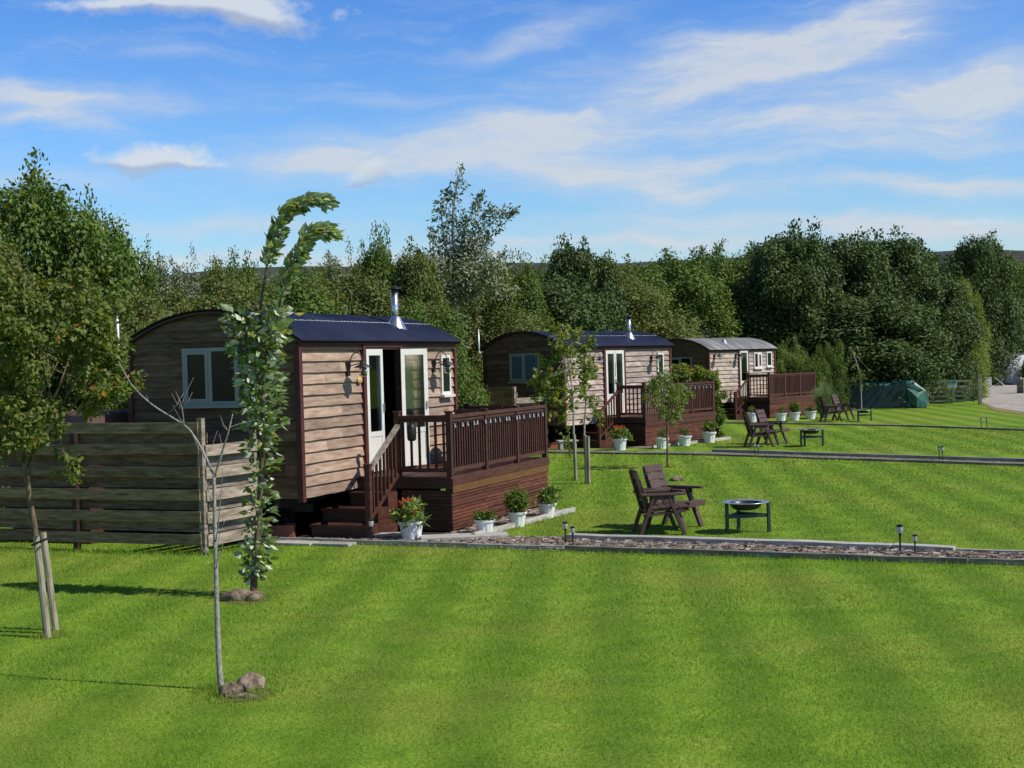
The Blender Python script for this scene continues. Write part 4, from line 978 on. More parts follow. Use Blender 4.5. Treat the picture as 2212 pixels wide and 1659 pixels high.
bush_px('feathery yellow green shrub rising behind the middle deck railing', S2.P(4.9, -.4).y + 1.4, [(1465, 800, 14), (1485, 808, 16), (1510, 800, 14), (1530, 812, 13), (1448, 812, 12), (1430, 800, 9), (1500, 830, 18), (1470, 830, 16)], .14, L_BRIGHT, 170, 3)
bush_px('feathery climbing shrub at the far corner of the middle deck', Yh, [(1545, 830, 12), (1550, 860, 14), (1546, 885, 12), (1552, 905, 12), (1548, 925, 11), (1556, 945, 10), (1538, 815, 10)], .16, L_WILLOW, 200, 4)

# pampas grass tuft
def blades(name, center, n, hgt, spread, matr, seed, wd=.02):
    R = np.random.RandomState(seed); vs = []; ts = []; fs = []
    for i in range(n):
        a = R.uniform(0, 2 * pi); b0 = R.uniform(0, .25) * spread; L0 = hgt * R.uniform(.6, 1.1); lean = R.uniform(.1, 1) * spread
        dx, dy = cos(a), sin(a); k0 = len(vs); ww = wd * R.uniform(.6, 1.2); K = 4
        for k in range(K + 1):
            t = k / K; rr = b0 + lean * t * t; z = L0 * (t - .35 * (lean / spread) * t ** 3); wk = ww * (1 - t) + .001
            vs.append((dx * rr - dy * wk, dy * rr + dx * wk, z)); vs.append((dx * rr + dy * wk, dy * rr - dx * wk, z))
        for k in range(K): fs.append((k0 + 2 * k, k0 + 2 * k + 1, k0 + 2 * k + 3, k0 + 2 * k + 2)); ts.append(R.random())
    mb = MB(); mb.v = vs; mb.f = fs; mb.t = ts
    return mb
mb = blades('p', None, 900, 1.5, .75, L_PAMPAS, 3, .02); o = mb.build('pampas_grass', L_PAMPAS); o.location = G(1782, 903)
tag(o, 'tuft of pale green pampas grass at the far end of the farthest deck', 'ornamental grass')

# ------------------------------------------------------------------ potted plants
def pot(p, w, h, plant, label, seed, scale=1.0):
    R = np.random.RandomState(seed); rg = random.Random(seed)
    r = empty('potted_plant', p, rg.uniform(0, 1), label=label, cat='potted plant', group='white fluted pots with plants beside the decks')
    mb = MB(); n = 48; flute = lambda a, z: (1 - (.045 * (1 if sin(a * 12) > 0 else 0) if .03 < z < h * .72 else 0))
    r0, r1 = w * .36, w * .5
    mb.lathe([(r0, 0), (r0 * 1.02, .03), (r0 * 1.02 + .001, .035), (r0 + (r1 - r0) * .6, h * .7), (r0 + (r1 - r0) * .62, h * .74), (r1 * .95, h * .84), (r1 * 1.03, h * .86), (r1 * 1.05, h), (r1 * .97, h), (r1 * .9, h * .86)], n, rmod=flute, cap=False)
    mb.build('pot', PLASTIC, r)
    s = MB(); s.lathe([(.0001, h * .9), (r1 * .92, h * .88)], 16, cap=False); s.build('soil', SOIL, r)
    cl = []; sh = []
    if plant == 'flowers':
        for k in range(16): a = R.uniform(0, 6.28); q = R.uniform(0, w * .62); cl.append(((q * cos(a), q * sin(a), h + R.uniform(.02, .24)), (.1, .1, .08), 1))
        link('foliage', crown(R, cl, 34, .11, .042, L_GLOSSY, None, .1, 'foliage', .3), r)
        cl = [((.6 * w * (R.random() - .6), .6 * w * (R.random() - .5), h + R.uniform(.12, .3)), (.055, .055, .04), 1) for _ in range(9)]
        link('flowers', crown(R, cl, 70, .05, .035, L_RED, None, 0, 'flowers'), r)
    elif plant == 'ball':
        link('foliage', crown(R, [((0, 0, h + .17), (.205, .205, .19), 1), ((0, 0, h + .17), (.15, .15, .15), .6)], 1500, .04, .024, L_BOX, None, 0, 'foliage'), r)
    elif plant == 'spike':
        for k in range(9): a = R.uniform(0, 6.28); q = R.uniform(0, w * .4); cl.append(((q * cos(a), q * sin(a), h + R.uniform(.03, .17)), (.08, .08, .07), 1))
        link('foliage', crown(R, cl, 26, .12, .045, L_GLOSSY, None, 0, 'foliage', .6), r)
    elif plant == 'clump':
        for k in range(9): a = R.uniform(0, 6.28); q = R.uniform(0, w * .5); cl.append(((q * cos(a), q * sin(a), h + R.uniform(.0, .12)), (.08, .08, .06), 1))
        link('foliage', crown(R, cl, 60, .05, .03, L_BOX, None, 0, 'foliage', .3), r)
    elif plant == 'small':
        for k in range(7): a = R.uniform(0, 6.28); q = R.uniform(0, w * .3); cl.append(((q * cos(a), q * sin(a), h + R.uniform(.02, .18)), (.09, .09, .09), 1))
        link('foliage', crown(R, cl, 60, .05, .02, L_OLIVE, None, 0, 'foliage', .5), r)
    r.scale = (scale,) * 3
pot(G(889, 1166), .38, .28, 'flowers', 'white fluted pot of leafy orange flowers beside the nearest steps', 1)
pot(G(1047, 1155), .31, .23, 'clump', 'white fluted pot with a low yellow green plant at the nearest deck corner', 2)
pot(G(1118, 1138), .30, .24, 'ball', 'white fluted pot with a clipped round bush beside the nearest deck', 3)
pot(G(1182, 1118), .31, .24, 'spike', 'white fluted pot with spiky leaves at the far end of the nearest deck', 4)
pot(G(1339, 972), .40, .30, 'flowers', 'white fluted pot with a large leafy plant beside the steps of the middle deck', 5, 1.1)
pot(G(1430, 969), .36, .28, 'small', 'white fluted pot with a straggly plant behind the thin young trunk by the middle deck', 6, 1.1)
pot(G(1479, 963), .38, .27, 'small', 'white fluted pot with a small upright plant, third beside the middle deck', 7, 1.1)
pot(G(1532, 956), .38, .28, 'spike', 'white fluted pot with broad leaves at the far end of the middle deck', 8, 1.15)
pot(G(1625, 911), .40, .32, 'small', 'white fluted pot at the foot of the farthest steps', 9, 1.1)
pot(G(1687, 910), .40, .28, 'small', 'white fluted pot with reddish plant, beside the farthest deck near its front corner', 10, 1.15)
pot(G(1717, 908), .40, .30, 'ball', 'white fluted pot with a small rounded bush at the middle of the farthest deck', 11, 1.1)
pot(G(1751, 905), .42, .28, 'clump', 'white fluted pot with a low plant at the far end of the farthest deck', 12, 1.15)

# ------------------------------------------------------------------ chairs, fire pits, solar lights
def make_chair():
    r = empty('garden_chair'); W = .60      # faces +x, width along y
    for sy in (-1, 1):
        y = sy * (W / 2 - .03)
        m1 = MB(); m1.tint = .5; m1.bar((.10, y, .58), (.33, y, 0), .045, .095, (0, 1, 0)); m1.build('leg', RECYC, r)
        m1 = MB(); m1.tint = .3; m1.bar((-.12, y, .58), (-.33, y, 0), .045, .095, (0, 1, 0)); m1.build('leg', RECYC, r)
        m1 = MB(); m1.tint = .8; m1.box((.02, y + sy * .02, .605), (.66, .10, .035)); m1.build('armrest', RECYC, r, bevel=.006)
        m1 = MB(); m1.tint = .4; m1.bar((-.26, y - sy * .047, .29), (.36, y - sy * .047, .355), .035, .10, (0, 1, 0)); m1.build('side_rail', RECYC, r)
        m1 = MB(); m1.tint = .2; m1.box((-.0, y, .555), (.36, .035, .06)); m1.build('arm_brace', RECYC, r)
        m1 = MB(); m1.tint = .2; m1.bar((-.20, y - sy * .06, .30), (-.37, y - sy * .06, .93), .035, .09, (0, 1, 0)); m1.build('back_post', RECYC, r)
    s = MB(); rg = random.Random(4)
    for k in range(5): s.tint = .6 + .4 * rg.random(); s.box((-.17 + .125 * k, 0, .355 + .013 * k), (.118, W - .1, .03), Matrix.Rotation(-.1, 3, 'Y'))
    s.box((.405, 0, .385), (.03, W - .1, .08)); s.build('seat', RECYC, r, bevel=.005)
    s = MB()
    for k in range(5):
        t = k / 4; x = -.19 - .155 * t + .012 * sin(t * pi); z = .43 + .118 * k; s.tint = .5 + .5 * rg.random(); hh = .112
        s.box((x + .0, 0, z), (.028, W - .1, hh), Matrix.Rotation(-.27 - .05 * t, 3, 'Y'))
    s.build('backrest', RECYC, r, bevel=.006)
    return r
def put(o, p, rz, label, group, s=1.0):
    o.location = p; o.rotation_euler = (0, 0, rz); o['label'] = label; o['group'] = group; o.scale = (s,) * 3
    return o
ch0 = make_chair(); ch0['category'] = 'garden chair'; CG = 'brown garden chairs set out in pairs on the lawns'
put(ch0, G(1423, 1152), rad(6), 'front brown slatted garden chair on the nearest lawn, facing the fire pit', CG)
put(copy_tree(ch0), G(1456, 1140), rad(-36), 'rear brown slatted garden chair on the nearest lawn, turned towards the viewer', CG)
put(copy_tree(ch0), G(1639, 965), rad(4), 'front brown garden chair on the middle lawn beside its fire pit', CG, 1.05)
put(copy_tree(ch0), G(1668, 959), rad(-36), 'rear brown garden chair on the middle lawn, back slats facing the viewer', CG, 1.05)
put(copy_tree(ch0), G(1795, 911), rad(4), 'front brown garden chair on the farthest lawn near the pampas grass', CG, 1.02)
put(copy_tree(ch0), G(1822, 907), rad(-36), 'rear brown garden chair on the farthest lawn, in front of the tarpaulin', CG, 1.02)

def fire_pit():
    r = empty('fire_pit'); r['category'] = 'fire pit'
    b_ = MB(); b_.lathe([(.235, .44), (.225, .40), (.19, .355), (.12, .335), (.0001, .33)], 24, cap=False); b_.build('bowl', BLACK, r, True)
    b_ = MB(); b_.lathe([(.225, .44), (.20, .39), (.1, .36), (.0001, .355)], 24, cap=False); b_.build('ash_pan', DKSTEEL, r, True)
    rm = MB(); rm.lathe([(.235, .447), (.345, .455), (.352, .452), (.345, .445), (.235, .440)], 32, cap=False); rm.build('rim', STEEL, r, True)
    A_ = [rad(-155), rad(-8), rad(100)]; P3 = [Vector((.33 * cos(a), .33 * sin(a), 0)) for a in A_]
    for p in P3: l_ = MB(); l_.box((p.x, p.y, .225), (.042, .042, .45), Matrix.Rotation(.3, 3, 'Z')); l_.build('leg', DKSTEEL, r)
    b2_ = MB()
    for i in range(3): b2_.bar(P3[i] + Vector((0, 0, .25)), P3[(i + 1) % 3] + Vector((0, 0, .25)), .012, .05)
    b2_.build('brace', DKSTEEL, r); return r
fp = fire_pit(); FG = 'steel fire pits on the lawns'
put(fp, G(1612, 1150), 0, 'round steel fire pit on legs on the nearest lawn', FG)
put(copy_tree(fp), G(1751, 964), .1, 'round steel fire pit on legs on the middle lawn', FG, 1.05)
put(copy_tree(fp), G(1865, 910), .2, 'round steel fire pit on legs on the farthest lawn', FG, .92)

def solar():
    r = empty('solar_light'); r['category'] = 'solar light'
    s = MB(); s.tube([(0, 0, 0), (0, 0, .2)], .011, 6); s.build('stake', BLACK, r)
    h_ = MB(); h_.lathe([(.012, .19), (.024, .24), (.032, .30), (.032, .31)], 12); h_.lathe([(.037, .31), (.039, .32), (.015, .33)], 12); h_.build('cap', BLACK, r)
    g_ = MB(); g_.lathe([(.02, .225), (.033, .262), (.034, .30)], 12, cap=False); g_.build('lens', GALV, r, True); return r
s0 = solar(); GG = 'small solar stake lights along the paths'
SL = [((1222, 1177), 'taller of the two solar stake lights left of the nearest garden chairs', 1.0), ((1238, 1183), 'front one of the two solar stake lights left of the nearest garden chairs', .9),
      ((1945, 1196), 'taller of the two solar stake lights near the right edge of the nearest path', 1.15), ((1977, 1202), 'rightmost solar stake light on the nearest path', .85),
      ((803, 1174), 'solar stake light at the foot of the nearest steps handrail', 1.1), ((1630, 982), 'left one of the two solar lights below the middle garden chairs', .9), ((1638, 983), 'right one of the two solar lights below the middle garden chairs', .9),
      ((2029, 994), 'left one of the two solar lights at the right end of the second path', 1.0), ((2036, 994), 'right one of the two solar lights at the right end of the second path', 1.0),
      ((2120, 925), 'left one of the two solar lights on the farthest path', 1.0), ((2132, 926), 'right one of the two solar lights on the farthest path', 1.1)]
for i, ((x, y), lb, s) in enumerate(SL): put(s0 if i == 0 else copy_tree(s0), G(x, y), i * .7, lb, GG, s)

# ------------------------------------------------------------------ near trees
def limb(tb, pts, r0_, r1_, n=7):
    k = len(pts) - 1; tb.tube(pts, [r0_ + (r1_ - r0_) * i / k for i in range(k + 1)], n)
def smooth(pts, m=5):
    out = []; n = len(pts)
    for i in range(n - 1):
        p0, p1, p2, p3 = (Vector(pts[max(0, min(n - 1, j))]) for j in (i - 1, i, i + 1, i + 2))
        for k in range(m):
            t = k / m; out.append(.5 * ((2 * p1) + (p2 - p0) * t + (2 * p0 - 5 * p1 + 4 * p2 - p3) * t * t + (3 * p1 - p0 - 3 * p2 + p3) * t ** 3))
    out.append(Vector(pts[-1])); return out
def stone(p, s, seed, label, cat='stone', rz=0):
    R = random.Random(seed); mb = MB(); n, mm = 26, 16; mb.tint = R.random(); ph = [R.uniform(0, 6) for _ in range(9)]
    for j in range(mm + 1):
        th = pi * j / mm
        for i in range(n):
            a = 2 * pi * i / n; q = 1 + .16 * sin(2 * a + ph[0]) + .12 * sin(3 * a + ph[1] + th) + .10 * sin(5 * a + ph[2] - 2 * th) + .05 * sin(9 * a + 4 * th + ph[4]) + .04 * sin(7 * th + 3 * a + ph[5]) + R.uniform(-.02, .02)
            mb.pt((s[0] * q * sin(th) * cos(a), s[1] * q * sin(th) * sin(a), s[2] * (.45 + cos(th) * (1 + .1 * sin(3 * a + ph[3])))))
    for j in range(mm):
        for i in range(n): mb.face((j * n + i, (j + 1) * n + i, (j + 1) * n + (i + 1) % n, j * n + (i + 1) % n))
    o = mb.build('stone', STONE, smooth=False); o.location = p; o.rotation_euler = (0, 0, rz); tag(o, label, cat, 'stones around the bases of the young trees'); return o
stone(G(497, 1502), (.10, .08, .07), 1, 'dark brown stone at the foot of the bare sapling')
stone(G(541, 1490), (.12, .09, .09), 2, 'pale pinkish stone right of the bare sapling')
stone(G(524, 1508), (.11, .05, .025), 3, 'flat brown stone in front of the pair by the bare sapling')
stone(G(515, 1297), (.16, .11, .085), 4, 'larger brown stone left of the curled tree trunk')
stone(G(548, 1297), (.13, .085, .07), 5, 'pale stone in front of the curled tree trunk')
stone(G(1463, 1039), (.16, .10, .07), 6, 'small dark and white stone on the lawn behind the nearest garden chairs')
# earth rings
EARTH = mat('worn_earth', [(.09, .06, .03), (.16, .115, .05), (.12, .13, .03)], ns=6, bump=.6)
R_ = random.Random(5)
for (px, py, rr, nm) in ((524, 1501, .22, 0), (535, 1296, .28, 1), (108, 1373, .17, 2)):
    c = G(px, py); mb = MB(); mb.poly([(c[0] + rr * cos(a) * R_.uniform(.8, 1.15), c[1] + rr * sin(a) * R_.uniform(.8, 1.15), .004 + 0 * a) for a in [2 * pi * k / 22 for k in range(22)]])
    o = mb.build('ground', EARTH); tag(o, kind='structure')

def root_at(name, p, label, cat='tree', group='young trees on the lawn'):
    return empty(name, p, label=label, cat=cat, group=group)
# bare sapling
b = Vector(G(478, 1490)); Y = b.y; r = root_at('bare_sapling', b, 'leafless silvery sapling with forked branches in front of the board fence', 'sapling'); tb = MB()
def q(px, py, dy=0): p = D(px, py, Y); return Vector((p[0] - b.x, dy, p[2]))
limb(tb, smooth([q(478, 1492), q(473, 1430), q(469, 1330), q(467, 1240), q(464, 1130), q(462, 1024)]), .026, .014, 8)
limb(tb, smooth([q(462, 1028), q(440, 985, .05), q(414, 945, .1), q(388, 920, .15), q(314, 875, .2), q(262, 831, .3), q(229, 779, .35)]), .012, .003, 6)
limb(tb, smooth([q(388, 920, .15), q(385, 880, .12), q(373, 846, .1)]), .006, .002, 5); limb(tb, smooth([q(384, 875, .12), q(398, 845, .1), q(412, 816, .1)]), .004, .0015, 5)
limb(tb, smooth([q(464, 1030), q(486, 965, -.05), q(498, 935, -.1), q(508, 893, -.1)]), .012, .004, 6); limb(tb, smooth([q(502, 922, -.1), q(530, 912, -.1), q(562, 905, -.1)]), .004, .0015, 5)
limb(tb, smooth([q(466, 1175), q(478, 1120, -.1), q(486, 1060, -.15), q(492, 1010, -.2)]), .006, .002, 5); limb(tb, smooth([q(468, 1230), q(475, 1200, -.1), q(480, 1160, -.15), q(496, 1120, -.2)]), .005, .002, 5)
limb(tb, smooth([q(466, 1150), q(460, 1100), q(450, 1060), q(446, 1035)]), .006, .002, 5); limb(tb, [q(468, 1215), q(430, 1232, .1), q(418, 1240, .12)], .003, .001, 4)
limb(tb, [q(470, 1212), q(485, 1190, -.1), q(488, 1165, -.1)], .003, .001, 4)
Rt = random.Random(12)
for k in range(22):
    if k < 12: y_ = Rt.uniform(1040, 1260); s_ = q(466 - (1150 - y_) * .01, y_)
    else: s_ = [q(440, 985, .05), q(388, 920, .15), q(350, 897, .18), q(314, 875, .2), q(486, 965, -.05), q(500, 930, -.1), q(385, 880, .12)][k % 7]
    a_ = Rt.choice((-1, 1)) * Rt.uniform(.5, 1.2); l_ = Rt.uniform(.06, .2); m_ = s_ + Vector((l_ * .5 * sin(a_), Rt.uniform(-.05, .05), l_ * .4)); limb(tb, [s_, m_, m_ + Vector((l_ * .5 * sin(a_ * .7), Rt.uniform(-.05, .05), l_ * .6))], .003, .0012, 4)
tb.build('trunk', BARKGREY, r, True)

# curled tree
b = Vector(G(547, 1288)); Y = b.y; r = root_at('curled_tree', b, 'tall thin tree with two leafy tops bent over to the right by the wind'); tb = MB()
stem0 = smooth([q(549, 1290), q(549, 1230), q(556, 1160), q(562, 1060), q(568, 960), q(566, 860), q(562, 760), q(562, 667)])
stem1 = smooth([q(562, 667), q(572, 600), q(585, 540), q(600, 495), q(618, 455), q(650, 438), q(682, 430), q(712, 440)])
stem2 = smooth([q(566, 800), q(585, 740, -.1), q(602, 694, -.15), q(618, 621, -.2), q(634, 576, -.2), q(652, 545, -.2), q(668, 517, -.2), q(693, 500, -.2), q(730, 506, -.2)])
stem3 = smooth([q(566, 840), q(535, 770, .1), q(522, 700, .1), q(527, 665, .1)]); stem4 = smooth([q(562, 760), q(556, 700), q(550, 640)])
limb(tb, stem0, .045, .02, 8); limb(tb, stem1, .018, .004, 6); limb(tb, stem2, .018, .004, 6); limb(tb, stem3, .012, .003, 6); limb(tb, stem4, .01, .003, 6)
tb.build('trunk', BARK, r, True)
R = np.random.RandomState(9); PP, DD, NN, TT, SS = [], [], [], [], []
def along(stem, n, spread, size, wind, t0=0, t1=1, updir=.2):
    m_ = len(stem) - 1
    for i in range(n):
        t = (t0 + (t1 - t0) * R.random()) * m_; k = min(m_ - 1, int(t)); p = stem[k].lerp(stem[k + 1], t - k); d = (stem[k + 1] - stem[k]).normalized()
        a = Vector(R.normal(size=3)); side = (a - d * a.dot(d)).normalized(); dr = (side * .6 + d * .75 + Vector((wind * .45, 0, -.25 + 2 * updir * R.random() - .25 * (wind > .45)))).normalized()
        dr = (dr + Vector(R.normal(size=3)) * .22).normalized()
        if wind <= .4 : dr = (side * .85 + d * .05 + Vector((wind * 1.3, 0, -.45 + .8 * R.random())) + Vector(R.normal(size=3)) * .35).normalized()
        p = p + side * spread * R.random() ** .8; nm = (Vector(R.normal(size=3)) * .6 + Vector((-.2, .5, .5)) * (1 if R.random() < .6 else -1)).normalized()
        nm = (nm - dr * nm.dot(dr)).normalized()
        PP.append(p); DD.append(dr); NN.append(nm); TT.append(R.random()); SS.append(size * (R.uniform(.45, 1.3) if wind <= .4 else R.uniform(.6, 1.15)))
n_tip0 = len(PP)
along(stem1, 400, .05, .13, .6, .2); along(stem2, 370, .055, .13, .6, .40); along(stem2, 60, .04, .12, .5, .14, .40); along(stem1, 25, .04, .08, .5, 0, .2)
n_tip1 = len(PP)
[along(stem0, 62, .13 + .07 * ((k * 7) % 5) / 4, .105, .25, .12 + k * .06, .12 + k * .06 + .052) for k in range(10)]; along(stem0, 480, .27, .115, .3, .62, .98); along(stem3, 260, .19, .14, .2, .0, .9); along(stem4, 60, .1, .10, .3, 0, .7); along(stem2, 160, .18, .11, .4, 0, .3)
along(stem0, 60, .10, .10, .3, .1, .16)
A3 = lambda x: np.array([tuple(v_) for v_ in x])
idx = np.arange(len(PP)); tipm = (idx >= n_tip0) & (idx < n_tip1) & (R.random(len(PP)) < .8) | (idx >= n_tip1) & (R.random(len(PP)) < .12)
for nm__, mk, mm__ in (('foliage', ~tipm, L_CURL), ('pale_foliage', tipm, L_PALE)):
    link(nm__, leaf_mesh(nm__, A3(PP)[mk], A3(DD)[mk], A3(NN)[mk], np.array(SS)[mk], np.array(SS)[mk] * .56, np.array(TT)[mk], mm__, .3), r)

# staked trees with pixel-read clump layouts
def px_tree(name, base_px, trunk_pts, clumps, ln, matr, label, per, seed, r_t=.03, stakes=(), bark=BARK, ratio=.62, thick=1.0):
    global b, Y
    b = Vector(G(*base_px)); Y = b.y; rt = root_at(name, b, label); R = np.random.RandomState(seed); tb = MB()
    tp = smooth([q(*t_) for t_ in trunk_pts]); limb(tb, tp, r_t, r_t * .3, 7); cl = []; sh = []
    for (px, py, rp) in clumps:
        rr = rp / F * Y; c = q(px, py, R.uniform(-.5, .5) * thick)
        tt = tp[min(len(tp) - 1, int(len(tp) * R.uniform(.45, .95)))]; mid = tt.lerp(c, .5) + Vector((0, 0, -.03)); tb.tube([tt, mid, c], [r_t * .3, r_t * .2, r_t * .08], 5)
        for _ in range(8):
            o_ = Vector(R.normal(size=3)) * rr * .62; s_ = rr * R.uniform(.3, .55); cl.append((tuple(c + o_), (s_, s_, s_), (s_ / .12) ** 2))
        for _ in range(2):
            e = c + Vector(R.normal(size=3)) * rr * 1.1 + Vector((0, 0, rr * .4)); sh.append((tuple(c), tuple(e), int(10 * rr / .1), .03))
    tb.build('trunk', bark, rt, True); link('crown', crown(R, cl, per, ln, ln * ratio, matr, sh, .35), rt)
    return rt
A_cl = [(30, 640, 60), (90, 610, 45), (160, 640, 50), (215, 690, 45), (-30, 700, 80), (60, 700, 60), (130, 720, 60), (190, 760, 50), (245, 770, 40), (270, 810, 30), (30, 780, 60), (100, 800, 55), (160, 830, 50), (220, 840, 35),
        (-60, 800, 80), (20, 870, 55), (80, 890, 45), (130, 900, 35), (60, 940, 35), (10, 950, 35), (120, 940, 22), (-60, 900, 70), (150, 985, 16), (165, 1010, 18), (180, 1030, 10), (-10, 600, 60), (250, 720, 28), (200, 620, 30), (-70, 640, 70)]
px_tree('staked_tree', (100, 1368), [(103, 1370), (92, 1280), (78, 1160), (62, 1060), (48, 960), (46, 860), (55, 740), (50, 600)], A_cl, .062, L_YELLOW, 'yellow green tree with a leaning trunk tied to stakes at the far left', 140, 21, .04, thick=1.3)
def stakes(pts, label):
    for (a, c, lb) in pts:
        p = Vector(G(*a)); e = Vector(D(c[0], c[1], p.y + .05)); mb = MB(); mb.tube([(0, 0, -.05), e - p], [.034, .032], 9); o = mb.build('tree_stake', STAKE, smooth=False); o.location = p; tag(o, lb, 'stake', 'round stakes holding up young trees')
stakes([((105, 1378), (78, 1158), ''), ((122, 1362), (93, 1150), '')], '')
sk_ = [o for o in bpy.data.objects if o.name.startswith('tree_stake')]
sk_[0]['label'] = 'front round stake leaning against the yellow green tree at the far left'; sk_[1]['label'] = 'rear round stake behind the yellow green tree at the far left'
mb = MB(); a = Vector(D(84, 1176, Vector(G(105, 1378)).y)); mb.tube([a + Vector((-.05, -.05, 0)), a + Vector((.07, -.05, .05)), a + Vector((.07, .05, .05)), a + Vector((-.05, .05, 0)), a + Vector((-.05, -.05, 0))], .012, 6)
o = mb.build('tree_tie', BLACK); tag(o, 'black rubber tie around the stakes of the yellow green tree', 'tie')
D_cl = [(1165, 820, 16), (1185, 800, 16), (1200, 830, 14), (1172, 850, 14), (1195, 870, 16), (1215, 885, 14), (1180, 780, 10), (1215, 750, 16), (1190, 710, 14), (1212, 720, 16), (1232, 760, 14), (1228, 800, 14), (1240, 715, 12), (1205, 765, 12), (1222, 840, 12), (1240, 870, 10)]
px_tree('staked_tree', (1243, 1035), [(1243, 1035), (1239, 940), (1238, 860), (1228, 780), (1215, 700)], D_cl, .105, L_BRIGHT, 'left one of two slender staked trees in front of the middle hut', 38, 22, .03, bark=BARKGREY)
E_cl = [(1262, 750, 13), (1275, 735, 10), (1268, 790, 14), (1255, 820, 14), (1285, 812, 10), (1262, 850, 12), (1278, 870, 9), (1290, 897, 12), (1256, 780, 10), (1250, 720, 10)]
px_tree('staked_tree', (1268, 1044), [(1268, 1044), (1262, 940), (1266, 860), (1262, 790), (1275, 725)], E_cl, .10, L_BRIGHT, 'right one of two slender staked trees in front of the middle hut', 46, 23, .028, bark=BARKGREY)
for (a, c, lb) in (((1244, 1037), (1240, 938), 'stake at the left slender tree in front of the middle hut'), ((1267, 1045), (1264, 940), 'left stake at the right slender tree in front of the middle hut'), ((1272, 1045), (1270, 942), 'right stake at the right slender tree in front of the middle hut')):
    p = Vector(G(*a)); e = Vector(D(c[0], c[1], p.y)); mb = MB(); mb.tube([(0, 0, -.05), e - p], [.035, .033], 8); o = mb.build('tree_stake', STAKE); o.location = p + Vector((0, -.06, 0)); tag(o, lb, 'stake', 'round stakes holding up young trees')
F_cl = [(1425, 822, 12), (1448, 815, 12), (1440, 845, 16), (1420, 855, 14), (1460, 850, 14), (1435, 880, 16), (1455, 890, 12), (1415, 830, 12), (1430, 805, 9), (1475, 845, 11), (1495, 850, 9), (1478, 862, 9), (1402, 840, 8), (1445, 905, 8), (1396, 862, 7)]
px_tree('young_tree', (1441, 1010), [(1442, 1010), (1441, 940), (1440, 900), (1437, 850), (1435, 805)], F_cl, .085, L_WILLOW, 'slender feathery young tree in front of the middle deck', 90, 24, .03, bark=BARK, ratio=.35)
H_cl = [(1838, 775, 6), (1845, 790, 7), (1852, 805, 7), (1848, 820, 7), (1858, 830, 5), (1872, 800, 4), (1866, 815, 4), (1842, 760, 4)]
px_tree('young_tree', (1861, 886), [(1861, 886), (1860, 850), (1858, 815), (1850, 780), (1838, 752)], H_cl, .10, L_OLIVE, 'thin sparse young tree in front of the green tarpaulin', 10, 25, .035, bark=BARKGREY)
I_cl = [(1290 - 68, 945, 8), (1218 + 12, 925, 7), (1226, 960, 7), (1235, 975, 5)]
px_tree('young_shrub', (1232, 990), [(1232, 990), (1230, 955), (1228, 925)], I_cl, .08, L_GLOSSY, 'small leafy shrub under the middle hut beside the staked trees', 26, 26, .02)

# ------------------------------------------------------------------ tarpaulin-covered stack
def tarp():
    Yt = G(1905, 883)[1]; base = Vector(G(1905, 883)); a = rad(-8)
    r = empty('tarpaulin_cover', base, a, label='green tarpaulin stretched over a long low stack at the end of the lawn', cat='tarpaulin')
    W, Dp, Hh = 4.0, 2.0, 1.24; rg = random.Random(8); mb = MB(); nx, ny = 60, 34
    def prof(s):   # s 0..1 along length: height
        return Hh * min(1, .62 + 1.5 * s, ) if s < .26 else Hh * (1 + .04 * sin(s * 9)) if s < .86 else Hh * (1.0 - (s - .86) * 2.6)
    grid = []
    for i in range(nx + 1):
        s = i / nx; x = -W / 2 + W * s; h_ = min(prof(s), Hh * 1.04); row = []
        for k in range(ny + 1):
            t = k / ny
            if t < .3: y, z = 0 - .08 * (1 - t / .3) * (1 + sin(s * 40)) * .5, h_ * (t / .3) * .97
            elif t < .7: tt = (t - .3) / .4; y, z = Dp * tt, h_ * (.97 + .08 * sin(tt * pi))
            else: tt = (t - .7) / .3; y, z = Dp + .1 * tt, h_ * .97 * (1 - tt)
            fold = .025 * sin(x * 5.3 + z * 4) + .018 * sin(x * 11 - z * 7) + .03 * sin(z * 9 + x * 2) * (1 if s > .8 or s < .15 else .25)
            row.append(mb.pt((x + fold * .6 + (.15 * z if s < .05 else 0) , y + fold, max(.01, z + fold * .4 * (z > .1)))))
        grid.append(row)
    for i in range(nx):
        for k in range(ny): mb.tint = .5; mb.face((grid[i][k], grid[i + 1][k], grid[i + 1][k + 1], grid[i][k + 1]))
    mb.face([grid[0][k] for k in range(ny + 1)]); mb.face([grid[nx][k] for k in range(ny, -1, -1)])
    mb.build('tarpaulin', TARPT, r, True)
    # loose flap hanging forward at the right, and skirts lying on the grass
    fl = MB(); pts = [(1.05, -.12, .98), (1.62, -.22, .72), (1.9, -.1, .80), (1.85, -.25, .25), (1.5, -.38, .04), (1.2, -.2, .25)]
    c = (1.5, -.4, .5)
    for i in range(len(pts)): fl.poly([c, pts[i], pts[(i + 1) % len(pts)]])
    fl.poly([(1.9, -.1, .8), (2.05, .1, .5), (1.98, -.05, .02), (1.5, -.38, .04), (1.85, -.25, .25)])
    fl.build('loose_flap', TARPT, r, True)
    f2_ = MB(); f2_.poly([(-1.9, -.06, .02), (-1.35, -.14, .03), (-1.75, -.08, .95), (-1.95, .02, .62)]); f2_.poly([(-.9, -.3, .02), (-.4, -.35, .02), (-.3, -.02, .06), (-1.0, -.05, .06)]); f2_.build('loose_flap', TARPT, r)
    dk = MB(); dk.poly([(-1.3, -.17, .05), (1.1, -.17, .05), (1.05, -.14, 1.06), (-1.55, -.14, .99)]); dk.build('painted_shade_panel', TARP_SHADE, r)  # added dark sheet painting the shade on the front side
tarp()

